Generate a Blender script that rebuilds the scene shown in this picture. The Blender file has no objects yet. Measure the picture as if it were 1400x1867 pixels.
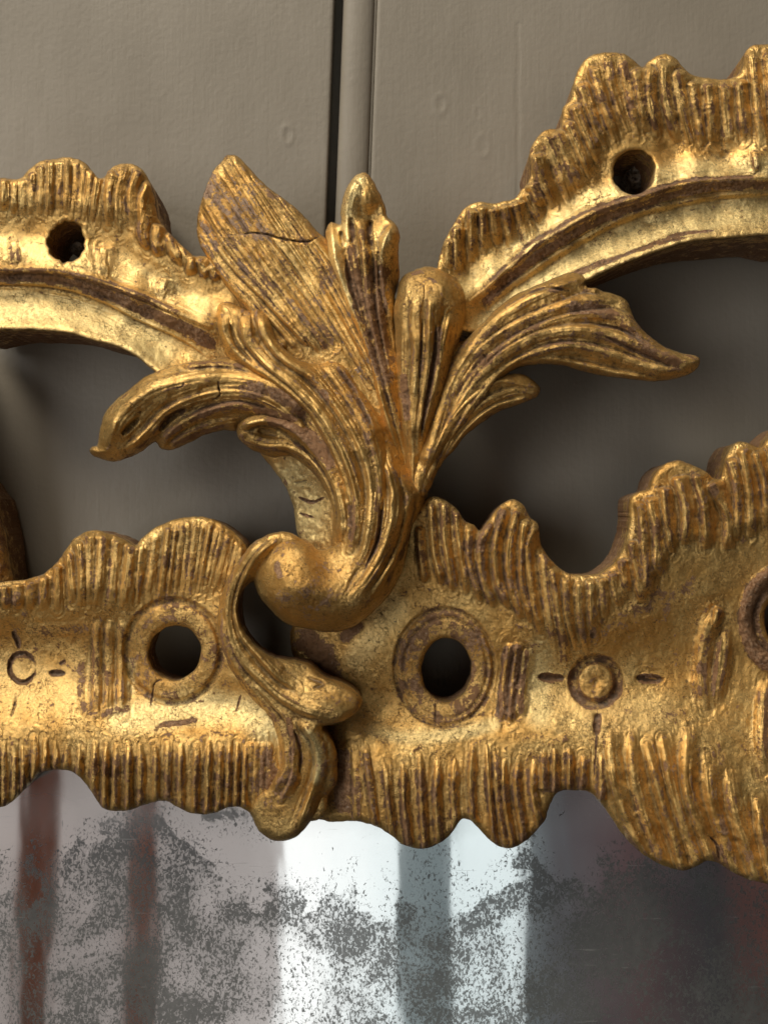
import bpy, math, random
import numpy as np
from math import radians, pi

random.seed(7)
C = bpy.context.scene
U = 0.0002          # one working unit in metres (0.2 mm)
D = 2000.0          # camera distance in working units (0.4 m)
CX, CY = 700.0, 933.5

# ------------------------------------------------------------------ camera
cam_d = bpy.data.cameras.new('camera')
cam = bpy.data.objects.new('camera', cam_d)
C.collection.objects.link(cam)
cam.location = (0, -D * U, 0)
cam.rotation_euler = (radians(90), 0, 0)
cam_d.sensor_fit = 'HORIZONTAL'
cam_d.sensor_width = 36.0
cam_d.lens = 36.0 * D / 1400.0
cam_d.clip_start = 0.01
cam_d.clip_end = 50
cam_d.dof.use_dof = True
cam_d.dof.focus_distance = 0.392
cam_d.dof.aperture_fstop = 28.0
C.camera = cam

# ------------------------------------------------------------------ room light (world) and lamps
w = bpy.data.worlds.new('World')
C.world = w
w.use_nodes = True
nt = w.node_tree
nt.nodes.clear()
out = nt.nodes.new('ShaderNodeOutputWorld')
bg = nt.nodes.new('ShaderNodeBackground')
tc = nt.nodes.new('ShaderNodeTexCoord')
sep = nt.nodes.new('ShaderNodeSeparateXYZ')
nt.links.new(tc.outputs['Generated'], sep.inputs[0])
rx = nt.nodes.new('ShaderNodeValToRGB')      # a dim room: pale plaster on the left, a dark tint for the reflected figure on the right
mr = nt.nodes.new('ShaderNodeMapRange')
mr.inputs['From Min'].default_value = -1
mr.inputs['From Max'].default_value = 1
nt.links.new(sep.outputs['X'], mr.inputs['Value'])
nt.links.new(mr.outputs[0], rx.inputs[0])
e = rx.color_ramp.elements
e[0].position = 0.0;  e[0].color = (0.16, 0.145, 0.13, 1)
e[1].position = 1.0;  e[1].color = (0.03, 0.024, 0.02, 1)
for p, c in ((0.35, (0.45, 0.385, 0.355)), (0.47, (0.45, 0.41, 0.39)), (0.51, (0.25, 0.30, 0.305)), (0.55, (0.22, 0.265, 0.275)), (0.575, (0.10, 0.095, 0.10)), (0.605, (0.085, 0.05, 0.05)), (0.635, (0.03, 0.032, 0.035)), (0.655, (0.10, 0.042, 0.033)), (0.72, (0.07, 0.03, 0.025))):
    n = e.new(p); n.color = (*c, 1)
nz = nt.nodes.new('ShaderNodeTexNoise'); nz.inputs['Scale'].default_value = 3.2; nz.inputs['Detail'].default_value = 3
nt.links.new(tc.outputs['Generated'], nz.inputs['Vector'])
mm = nt.nodes.new('ShaderNodeMapRange')
mm.inputs['From Min'].default_value = 0.3; mm.inputs['From Max'].default_value = 0.7
mm.inputs['To Min'].default_value = 0.55; mm.inputs['To Max'].default_value = 1.25
nt.links.new(nz.outputs[0], mm.inputs['Value'])
mz = nt.nodes.new('ShaderNodeMapRange')      # upper directions dimmed to cut the fill light; only the low part stays bright
mz.inputs['From Min'].default_value = -0.25; mz.inputs['From Max'].default_value = 0.1
mz.inputs['To Min'].default_value = 1.0; mz.inputs['To Max'].default_value = 0.15
nt.links.new(sep.outputs['Z'], mz.inputs['Value'])
mu = nt.nodes.new('ShaderNodeMath'); mu.operation = 'MULTIPLY'
nt.links.new(mm.outputs[0], mu.inputs[0]); nt.links.new(mz.outputs[0], mu.inputs[1])
my = nt.nodes.new('ShaderNodeMapRange')      # the window wall behind the camera is the light end of the room
my.inputs['From Min'].default_value = -0.87; my.inputs['From Max'].default_value = -0.74
my.inputs['To Min'].default_value = 1.0; my.inputs['To Max'].default_value = 0.04
nt.links.new(sep.outputs['Y'], my.inputs['Value'])
mv = nt.nodes.new('ShaderNodeMath'); mv.operation = 'MULTIPLY'
nt.links.new(mu.outputs[0], mv.inputs[0]); nt.links.new(my.outputs[0], mv.inputs[1])
mu = mv
nt.links.new(rx.outputs[0], bg.inputs[0]); nt.links.new(mu.outputs[0], bg.inputs[1])
nt.links.new(bg.outputs[0], out.inputs[0])


def lamp(name, loc, target, sx, sy, rad, col):
    """rectangular window-like lamp; rad = radiance"""
    l = bpy.data.lights.new(name, 'AREA')
    l.shape = 'RECTANGLE'; l.size = sx; l.size_y = sy
    l.energy = rad * pi * sx * sy
    l.color = col
    o = bpy.data.objects.new(name, l)
    C.collection.objects.link(o)
    o.location = loc
    from mathutils import Vector
    d = Vector(target) - Vector(loc)
    o.rotation_euler = d.to_track_quat('-Z', 'Y').to_euler()
    return o


lamp('daylight_window', (-0.70, -0.80, 1.42), (0.0, 0, 0.0), 0.85, 0.8, 14.8, (1.0, 0.92, 0.79))
lamp('side_fill', (-1.0, -1.30, 0.10), (0.0, 0, -0.02), 0.6, 0.95, 4.4, (0.97, 0.98, 1.0))  # cool fill lamp added at the left to light the wall in the openings
lamp('window_pane_light', (-0.098, -2.0, -0.85), (-0.098, 0, -0.85), 0.27, 1.4, 0.86, (0.94, 1.0, 0.99))
lamp('window_pane_light', (0.235, -2.0, -0.85), (0.235, 0, -0.85), 0.155, 1.4, 0.84, (0.92, 1.0, 0.99))

C.view_settings.view_transform = 'Standard'
C.view_settings.look = 'None'
C.view_settings.exposure = 0.0
C.view_settings.gamma = 1.0
C.cycles.max_bounces = 8
C.cycles.glossy_bounces = 4
C.cycles.use_denoising = True


# ------------------------------------------------------------------ coordinates
def world_pts(px, py, h):
    px = np.asarray(px, float); py = np.asarray(py, float); h = np.asarray(h, float)
    f = (1.0 - h / D) * U
    return np.stack([(px - CX) * f, -h * U, (CY - py) * f], -1)


# ------------------------------------------------------------------ small numpy helpers
def catmull(pts, closed, step=5.0):
    P = np.array(pts, float)
    n = len(P); outp = []
    rng = range(n) if closed else range(n - 1)
    for i in rng:
        if closed:
            p0, p1, p2, p3 = P[(i - 1) % n], P[i], P[(i + 1) % n], P[(i + 2) % n]
        else:
            p1, p2 = P[i], P[i + 1]
            p0 = P[i - 1] if i > 0 else 2 * p1 - p2
            p3 = P[i + 2] if i + 2 < n else 2 * p2 - p1
        # centripetal
        def tj(a, b): return max(np.linalg.norm((b - a)[:2]), 1e-3) ** 0.5
        t0 = 0; t1 = t0 + tj(p0, p1); t2 = t1 + tj(p1, p2); t3 = t2 + tj(p2, p3)
        m = max(1, int(np.linalg.norm((p2 - p1)[:2]) / step))
        for k in range(m):
            t = t1 + (t2 - t1) * k / m
            a1 = (t1 - t) / (t1 - t0) * p0 + (t - t0) / (t1 - t0) * p1
            a2 = (t2 - t) / (t2 - t1) * p1 + (t - t1) / (t2 - t1) * p2
            a3 = (t3 - t) / (t3 - t2) * p2 + (t - t2) / (t3 - t2) * p3
            b1 = (t2 - t) / (t2 - t0) * a1 + (t - t0) / (t2 - t0) * a2
            b2 = (t3 - t) / (t3 - t1) * a2 + (t - t1) / (t3 - t1) * a3
            outp.append((t2 - t) / (t2 - t1) * b1 + (t - t1) / (t2 - t1) * b2)
    if not closed:
        outp.append(P[-1])
    return np.array(outp)


_rs = np.random.RandomState(11)
_LAT = _rs.rand(256, 256)


def vnoise(x, y):
    xi = np.floor(x).astype(int); yi = np.floor(y).astype(int)
    fx = x - xi; fy = y - yi
    fx = fx * fx * (3 - 2 * fx); fy = fy * fy * (3 - 2 * fy)
    a = _LAT[xi % 256, yi % 256]; b = _LAT[(xi + 1) % 256, yi % 256]
    c = _LAT[xi % 256, (yi + 1) % 256]; d = _LAT[(xi + 1) % 256, (yi + 1) % 256]
    return (a * (1 - fx) + b * fx) * (1 - fy) + (c * (1 - fx) + d * fx) * fy


def fnoise(x, y, s, octv=3, seed=0):
    v = 0; a = 1; t = 0
    for k in range(octv):
        v = v + a * (vnoise(x / s + 17.3 * seed + 5.1 * k, y / s + 9.7 * seed + 3.3 * k) - 0.5)
        t += a; a *= 0.5; s *= 0.5
    return v / t * 2      # about -1..1


def seg_update(dist, tt, X0, Y0, step, poly, reach, closed, side=None):
    """min distance (and arc parameter) from a grid to a polyline, within reach"""
    ny, nx = dist.shape
    n = len(poly)
    L = np.zeros(n + 1)
    for i in range(n):
        L[i + 1] = L[i] + np.hypot(*(poly[(i + 1) % n][:2] - poly[i][:2]))
    tot = L[n] if closed else L[n - 1]
    tot = max(tot, 1e-6)
    for i in range(n if closed else n - 1):
        a = poly[i][:2]; b = poly[(i + 1) % n][:2]
        x0 = max(0, int((min(a[0], b[0]) - reach - X0) / step)); x1 = min(nx, int((max(a[0], b[0]) + reach - X0) / step) + 2)
        y0 = max(0, int((min(a[1], b[1]) - reach - Y0) / step)); y1 = min(ny, int((max(a[1], b[1]) + reach - Y0) / step) + 2)
        if x0 >= x1 or y0 >= y1:
            continue
        gx = X0 + np.arange(x0, x1) * step; gy = Y0 + np.arange(y0, y1) * step
        dx, dy = b - a
        ll = dx * dx + dy * dy + 1e-9
        vx = (gx - a[0])[None, :]; vy = (gy - a[1])[:, None]
        t = np.clip((vx * dx + vy * dy) / ll, 0, 1)
        d = np.hypot(vx - t * dx, vy - t * dy)
        sub = dist[y0:y1, x0:x1]
        m = d < sub
        if tt is not None:
            st = tt[y0:y1, x0:x1]
            st[m] = ((L[i] + t * (L[i + 1] - L[i])) / tot)[m]
        if side is not None:
            ss = side[y0:y1, x0:x1]
            ss[m] = np.sign(vx * dy - vy * dx)[m]
        sub[m] = d[m]


def inside_mask(poly, X0, Y0, nx, ny, step):
    ins = np.zeros((ny, nx), bool)
    a = poly[:, :2]; b = np.roll(a, -1, 0)
    gx = X0 + np.arange(nx) * step
    for j in range(ny):
        y = Y0 + j * step + 1e-4
        m = (a[:, 1] <= y) != (b[:, 1] <= y)
        if not m.any():
            continue
        xs = np.sort(a[m, 0] + (y - a[m, 1]) / (b[m, 1] - a[m, 1]) * (b[m, 0] - a[m, 0]))
        ins[j] = (np.searchsorted(xs, gx) % 2) == 1
    return ins


def tps(ctrl, gx, gy):
    """smooth height through scattered points"""
    P = np.array(ctrl, float); n = len(P)
    if n == 1:
        return np.full((len(gy), len(gx)), P[0, 2])
    S = 100.0
    xy = P[:, :2] / S
    r = np.hypot(xy[:, None, 0] - xy[None, :, 0], xy[:, None, 1] - xy[None, :, 1])
    K = np.where(r > 0, r * r * np.log(r + 1e-12), 0) + np.eye(n) * 0.02
    Q = np.c_[np.ones(n), xy]
    M = np.zeros((n + 3, n + 3)); M[:n, :n] = K; M[:n, n:] = Q; M[n:, :n] = Q.T
    if n < 4:
        M += np.eye(n + 3) * 1e-3
    c = np.linalg.solve(M, np.r_[P[:, 2], 0, 0, 0])
    cs = 6.0                                   # coarse grid, then bilinear
    cx = np.arange(gx[0], gx[-1] + cs, cs); cy = np.arange(gy[0], gy[-1] + cs, cs)
    X, Y = np.meshgrid(cx / S, cy / S)
    Z = c[n] + c[n + 1] * X + c[n + 2] * Y
    for i in range(n):
        rr = (X - xy[i, 0]) ** 2 + (Y - xy[i, 1]) ** 2
        Z += c[i] * 0.5 * rr * np.log(rr + 1e-12)
    fx = (gx - gx[0]) / cs; fy = (gy - gy[0]) / cs
    ix = np.clip(fx.astype(int), 0, len(cx) - 2); iy = np.clip(fy.astype(int), 0, len(cy) - 2)
    tx = (fx - ix)[None, :]; ty = (fy - iy)[:, None]
    A = Z[np.ix_(iy, ix)]; B = Z[np.ix_(iy, ix + 1)]; Cc = Z[np.ix_(iy + 1, ix)]; Dd = Z[np.ix_(iy + 1, ix + 1)]
    return (A * (1 - tx) + B * tx) * (1 - ty) + (Cc * (1 - tx) + Dd * tx) * ty


def st(pts, w=12, a=9, k=1.0, ends=(0.08, 0.35), wear=0.0, wz=0, asym=None, crest=None):
    """one carved stroke: half width w, height a (negative cuts a groove), worn zone of half width wz"""
    return dict(p=pts, w=w, a=a, k=k, ends=ends, wear=wear, wz=wz, asym=(0.5 if a > 0 else 0.0) if asym is None else asym, crest=(a > 0) if crest is None else crest)


def fan(keys, n, **kw):
    """strokes interpolated between key strokes; n per interval; keeps the keys"""
    res = []
    rs = np.random.RandomState(len(keys) * 13 + int(keys[0][0][0]))
    K = [catmull(k, False, 4.0) for k in keys]
    def res_n(p, m=10):
        L = np.r_[0, np.cumsum(np.hypot(*np.diff(p, axis=0).T))]
        t = np.linspace(0, L[-1], m)
        return np.c_[np.interp(t, L, p[:, 0]), np.interp(t, L, p[:, 1])]
    K = [res_n(k) for k in K]
    ns = n if isinstance(n, (list, tuple)) else [n] * (len(K) - 1)
    for i in range(len(K) - 1):
        for j in range(ns[i] + 1):
            t = j / (ns[i] + 1)
            p = K[i] * (1 - t) + K[i + 1] * t
            if j:
                p = p + rs.randn(1, 2) * 1.3
                p[0] += rs.randn(2) * 3; p[-1] += (p[-1] - p[-2]) * rs.uniform(-0.5, 0.6)
            kk = dict(kw); kk['a'] = kw.get('a', 9) * rs.uniform(0.75, 1.2)
            kk['w'] = kw.get('w', 12) * rs.uniform(0.85, 1.15)
            res.append(st(p.tolist(), **kk))
    res.append(st(K[-1].tolist(), **kw))
    return res


def ellipse(cx, cy, rx, ry, rot=0, n=28, jit=0.03, seed=1):
    rs = np.random.RandomState(seed)
    c, s = math.cos(rot), math.sin(rot)
    pts = []
    for i in range(n):
        a = 2 * pi * i / n
        k = 1 + rs.uniform(-jit, jit)
        x, y = rx * k * math.cos(a), ry * k * math.sin(a)
        pts.append((cx + x * c - y * s, cy + x * s + y * c))
    return pts


# ------------------------------------------------------------------ the carver: outline + heights + strokes -> solid relief
def relief(name, parent, mat, outline, ctrl, strokes=(), holes=(), rings=(), R=14, RH=14, Rhole=10,
           back=-150, thick=None, inset=5, step=1.7, rough=1.2, wear=0.15, leaf=0.0, leafz=(), cap=False,
           extra=None, edge_wear=0.25, dome=0):
    amp = 1.3 if mat is GOLD else (1.35 if mat is GOLD_D else 1.3)
    poly = catmull(outline, True, 4.0)
    hp = [catmull(h, True, 4.0) for h in holes]
    m = 6
    X0 = poly[:, 0].min() - m; X1 = poly[:, 0].max() + m
    Y0 = poly[:, 1].min() - m; Y1 = poly[:, 1].max() + m
    X0 = max(X0, -170); X1 = min(X1, 1490); Y1 = min(Y1, 1800)
    nx = int((X1 - X0) / step) + 2; ny = int((Y1 - Y0) / step) + 2
    gx = X0 + np.arange(nx) * step; gy = Y0 + np.arange(ny) * step
    GX, GY = np.meshgrid(gx, gy)
    reach = max(R, dome, 30) + 6
    dist = np.full((ny, nx), float(reach))
    seg_update(dist, None, X0, Y0, step, poly, reach, True)
    ins = inside_mask(poly, X0, Y0, nx, ny, step)
    sd = np.where(ins, dist, -dist)
    sd = sd + 1.6 * fnoise(GX, GY, 22, 3, 21) + 0.5 * fnoise(GX, GY, 7, 1, 22)
    dh = np.full((ny, nx), 1e3)
    for h in hp:
        d2 = np.full((ny, nx), 1e3)
        seg_update(d2, None, X0, Y0, step, h, 40, True)
        i2 = inside_mask(h, X0, Y0, nx, ny, step)
        dh = np.minimum(dh, np.where(i2, -d2, d2))
    # heights
    H = tps(ctrl, gx, gy)
    rid = np.zeros((ny, nx)); gro = np.zeros((ny, nx)); wr = np.full((ny, nx), float(wear)); lf = np.full((ny, nx), float(leaf))
    cl = np.zeros((ny, nx)); nd = np.full((ny, nx), 60.0); sn = np.zeros((ny, nx)); tn = np.zeros((ny, nx)); si = 0
    for s in strokes:
        p = catmull(s['p'], False, 6.0)
        rj = np.random.RandomState(int(abs(p[0][0] * 7 + p[0][1] * 13 + p[-1][0])) % 100000)
        A = s['a'] * rj.uniform(0.78, 1.22) * (amp if s['a'] > 0 else 1.0)
        W = s['w'] * ((2.1 if mat is GOLD_B else (2.0 if mat is GOLD_C else 1.75)) * rj.uniform(0.88, 1.14) if s['a'] > 0 else 1.0)
        rc = max(W * 1.5, s['wz'], 26 if s['a'] > 0 else 0) + 2
        bx0 = max(0, int((p[:, 0].min() - rc - X0) / step)); bx1 = min(nx, int((p[:, 0].max() + rc - X0) / step) + 2)
        by0 = max(0, int((p[:, 1].min() - rc - Y0) / step)); by1 = min(ny, int((p[:, 1].max() + rc - Y0) / step) + 2)
        if bx0 >= bx1 or by0 >= by1:
            continue
        d = np.full((by1 - by0, bx1 - bx0), 1e3); t = np.zeros_like(d); sg = np.zeros_like(d)
        seg_update(d, t, X0 + bx0 * step, Y0 + by0 * step, step, p, rc, False, sg)
        gxx, gyy = GX[by0:by1, bx0:bx1], GY[by0:by1, bx0:bx1]
        wob = 1 + 0.22 * fnoise(gxx, gyy, 16, 2, 3)
        e0, e1 = s['ends']
        tap = np.clip(t / max(e0, 1e-3), 0, 1) * np.clip((1 - t) / max(e1, 1e-3), 0, 1)
        tap = np.sqrt(tap * (2 - tap)) * 0.4 + 0.6 * tap * tap * (3 - 2 * tap)
        down = 1 if p[-1][1] >= p[0][1] else -1          # gentle flank on the left, steep on the right
        if s['a'] < 0:
            tap = np.sqrt(np.clip(1 - np.abs(2 * t - 1) ** 2.6, 0, 1))
        ww = W * wob * ((0.6 + 0.4 * tap) if s['a'] > 0 else (0.15 + 0.85 * tap)) * (1 - s['asym'] * 0.8 * sg * -down)
        x = np.clip(d / ww, 0, 1)
        if s['a'] > 0:
            si += 1
            mm_ = d < nd[by0:by1, bx0:bx1]
            nd[by0:by1, bx0:bx1][mm_] = d[mm_]; sn[by0:by1, bx0:bx1][mm_] = (d * sg * -down)[mm_] + si * 57.3; tn[by0:by1, bx0:bx1][mm_] = t[mm_]
            prof = (0.40 * (1 - x) ** 1.25 + 0.60 * (1 - x * x) ** 1.7) * tap * (1 + 0.18 * fnoise(gxx, gyy, 24, 2, 9))
            sub = rid[by0:by1, bx0:bx1]; np.maximum(sub, prof * A * 1.12, out=sub)
            if s['crest']:
                sub = cl[by0:by1, bx0:bx1]; np.maximum(sub, np.clip(1.25 - d / (2.6 + 0.14 * s['w']), 0, 1) * tap, out=sub)
        else:
            prof = (1 - x * x) ** s['k'] * tap
            sub = gro[by0:by1, bx0:bx1]; np.maximum(sub, -prof * A, out=sub)
        if s['wz'] > 0:
            zt = 1.0 if s['a'] > 0 else (0.1 + 0.9 * tap)
            z = np.clip(1.6 * (1 - d / (s['wz'] * wob * zt)), 0, 1) * s['wear'] * np.clip(tap * 1.3, 0, 1)
            sub = wr[by0:by1, bx0:bx1]; np.maximum(sub, z, out=sub)
    wr = wr * (1 - 0.62 * np.clip(cl * (1.0 + 1.0 * fnoise(GX, GY, 30, 2, 15)), 0, 1))
    H = H + rid - gro
    if dome:
        rr = np.clip(sd / dome, 0, 1)
        H -= dome * 0.6 * (1 - np.sqrt(1 - (1 - rr) ** 2))
    for (cx, cy, rx_, ry_, hw, amp, rw) in rings:
        rho = np.hypot((GX - cx) / rx_, (GY - cy) / ry_)
        dd = (rho - 1) * (rx_ + ry_) / 2
        b = np.clip(1 - (dd / hw) ** 2, 0, 1)
        H += amp * b * (1 + 0.25 * fnoise(GX, GY, 18, 2, 8))
        wr = np.maximum(wr, np.clip(1.5 * (1 - (dd / (hw * 1.25)) ** 2), 0, 1) * rw)
    for (pl, r, val, kind) in leafz:       # polygons/strokes where leaf is bright or worn
        p = catmull(pl, False, 8.0)
        d = np.full((ny, nx), 1e3)
        seg_update(d, None, X0, Y0, step, p, r, False)
        z = np.clip(1.5 * (1 - d / r), 0, 1)
        if kind == 'leaf':
            lf = np.maximum(lf, z * val)
        elif kind == 'wear':
            wr = np.maximum(wr, z * val)
        else:                               # clear wear
            wr = wr * (1 - z * val)
    if extra is not None:
        H, wr, lf = extra(GX, GY, H, wr, lf)
    # tool marks and brushed gesso running with the carving
    mk = (vnoise(sn / 3.4, tn * 5 + 3.1) - 0.5) * 1.5 + (vnoise(sn / 8.0 + 50, tn * 3 + 9.7) - 0.5) * 1.6
    H += (0.5 if mat is GOLD else 0.8) * mk * np.clip(1.4 - nd / 24, 0, 1)
    wr = wr + 0.22 * mk * np.clip(1.4 - nd / 24, 0, 1) * np.clip(wr * 4, 0.3, 1)
    # hand-carved unevenness, chips and brushy gesso
    H += rough * (1.6 * fnoise(GX, GY, 40, 2, 1) + 0.8 * fnoise(GX, GY, 11, 2, 2) + (0.75 * fnoise(GX, GY, 5.0, 2, 4) + 0.9 * np.maximum(fnoise(GX, GY, 9.0, 2, 6), 0)) * np.clip(wr * 2.6 - 0.3, 0.15, 1.9))
    r = np.clip(sd / R, 0, 1)
    drop = RH * (1 - np.sqrt(1 - (1 - r) ** 2))
    if hp:
        r2 = np.clip(dh / Rhole, 0, 1)
        drop = np.maximum(drop, Rhole * 0.9 * (1 - np.sqrt(1 - (1 - r2) ** 2)))
    H -= drop
    # rubbed high points and dirt that settled in cuts
    def blur(a, n):
        for _ in range(n):
            a = (a + np.roll(a, 1, 0) + np.roll(a, -1, 0) + np.roll(a, 1, 1) + np.roll(a, -1, 1)) / 5
        return a
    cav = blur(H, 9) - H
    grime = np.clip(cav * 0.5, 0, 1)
    rub = np.clip(-cav * 0.35, 0, 1)
    sdf = np.minimum(sd, dh)
    wr = np.maximum(wr, edge_wear * np.clip(1 - sdf / 10, 0, 1))
    wr = np.clip(wr, 0, 1)
    # mesh: cells touching the inside, outside corners pulled onto the outline
    inn = sdf > 0
    cell = inn[:-1, :-1] & 1 | inn[1:, :-1] & 1 | inn[1:, 1:] & 1 | inn[:-1, 1:] & 1
    cell = cell.astype(bool)
    gyv, gxv = np.gradient(sdf, step)
    gl = np.hypot(gxv, gyv) + 1e-6
    gxv /= gl; gyv /= gl
    near = (~inn) & (sdf > -4)
    PX = GX.copy(); PY = GY.copy()
    PX[near] += (gxv * -sdf)[near]; PY[near] += (gyv * -sdf)[near]
    used = np.zeros((ny, nx), bool)
    used[:-1, :-1] |= cell; used[1:, :-1] |= cell; used[1:, 1:] |= cell; used[:-1, 1:] |= cell
    idx = -np.ones((ny, nx), int)
    nv = int(used.sum())
    idx[used] = np.arange(nv)
    a = idx[:-1, :-1][cell]; b = idx[:-1, 1:][cell]; c = idx[1:, 1:][cell]; d = idx[1:, :-1][cell]
    F = np.stack([a, d, c, b], 1)
    px = PX[used]; py = PY[used]; h = H[used]
    if thick is not None:
        bk = np.minimum(h - 6, blur(H, 20)[used] - thick)
    else:
        bk = np.full(nv, float(back)); bk = np.minimum(bk, h - 2)
    # boundary
    E = np.concatenate([F[:, [0, 1]], F[:, [1, 2]], F[:, [2, 3]], F[:, [3, 0]]])
    key = E[:, 0].astype(np.int64) * nv + E[:, 1]
    rkey = E[:, 1].astype(np.int64) * nv + E[:, 0]
    bmask = ~np.isin(key, rkey)
    BE = E[bmask]
    bv = np.unique(BE)
    remap = -np.ones(nv, int); remap[bv] = np.arange(len(bv))
    V = world_pts(px, py, h)
    gxu = gxv[used][bv]; gyu = gyv[used][bv]
    rows = [V]
    ks = (0.12, 0.4, 1.0)
    for q in ks:
        hh = h[bv] * (1 - q) + bk[bv] * q
        ins_ = inset * q ** 0.6 + 1.2 * fnoise(px[bv], py[bv] + q * 40, 14, 2, 5) * (q < 1)
        f0 = (1 - h[bv] / D)
        X = (px[bv] + gxu * ins_ - CX) * f0 * U
        Z = (CY - (py[bv] + gyu * ins_)) * f0 * U
        rows.append(np.stack([X, -hh * U, Z], -1))
    VV = np.concatenate(rows)
    faces = [F]
    nb = len(bv)
    prev = None
    for qi in range(len(ks)):
        u = BE[:, 0]; v = BE[:, 1]
        if qi == 0:
            pu, pv = u, v
        else:
            pu, pv = nv + (qi - 1) * nb + remap[u], nv + (qi - 1) * nb + remap[v]
        cu, cv = nv + qi * nb + remap[u], nv + qi * nb + remap[v]
        faces.append(np.stack([pv, pu, cu, cv], 1))
    FF = np.concatenate(faces)
    me = bpy.data.meshes.new(name)
    me.vertices.add(len(VV)); me.vertices.foreach_set('co', VV.astype(np.float32).ravel())
    nf = len(FF)
    me.loops.add(nf * 4); me.loops.foreach_set('vertex_index', FF.astype(np.int32).ravel())
    me.polygons.add(nf); me.polygons.foreach_set('loop_start', np.arange(0, nf * 4, 4, dtype=np.int32))
    me.polygons.foreach_set('use_smooth', np.ones(nf, bool))
    me.update(calc_edges=True)
    col = np.zeros((len(VV), 4), np.float32)
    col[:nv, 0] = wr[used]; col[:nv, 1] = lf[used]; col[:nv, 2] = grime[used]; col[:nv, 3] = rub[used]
    for qi in range(len(ks)):
        s0 = nv + qi * nb
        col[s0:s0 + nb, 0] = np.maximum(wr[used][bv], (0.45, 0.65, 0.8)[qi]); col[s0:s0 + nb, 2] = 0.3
    at = me.color_attributes.new('surface', 'FLOAT_COLOR', 'POINT')
    at.data.foreach_set('color', col.ravel())
    me.materials.append(mat)
    o = bpy.data.objects.new(name, me)
    C.collection.objects.link(o)
    if parent is not None:
        o.parent = parent
    return o


# ------------------------------------------------------------------ materials
def N(nt, typ, **kw):
    n = nt.nodes.new(typ)
    for k, v in kw.items():
        setattr(n, k, v)
    return n


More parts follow.
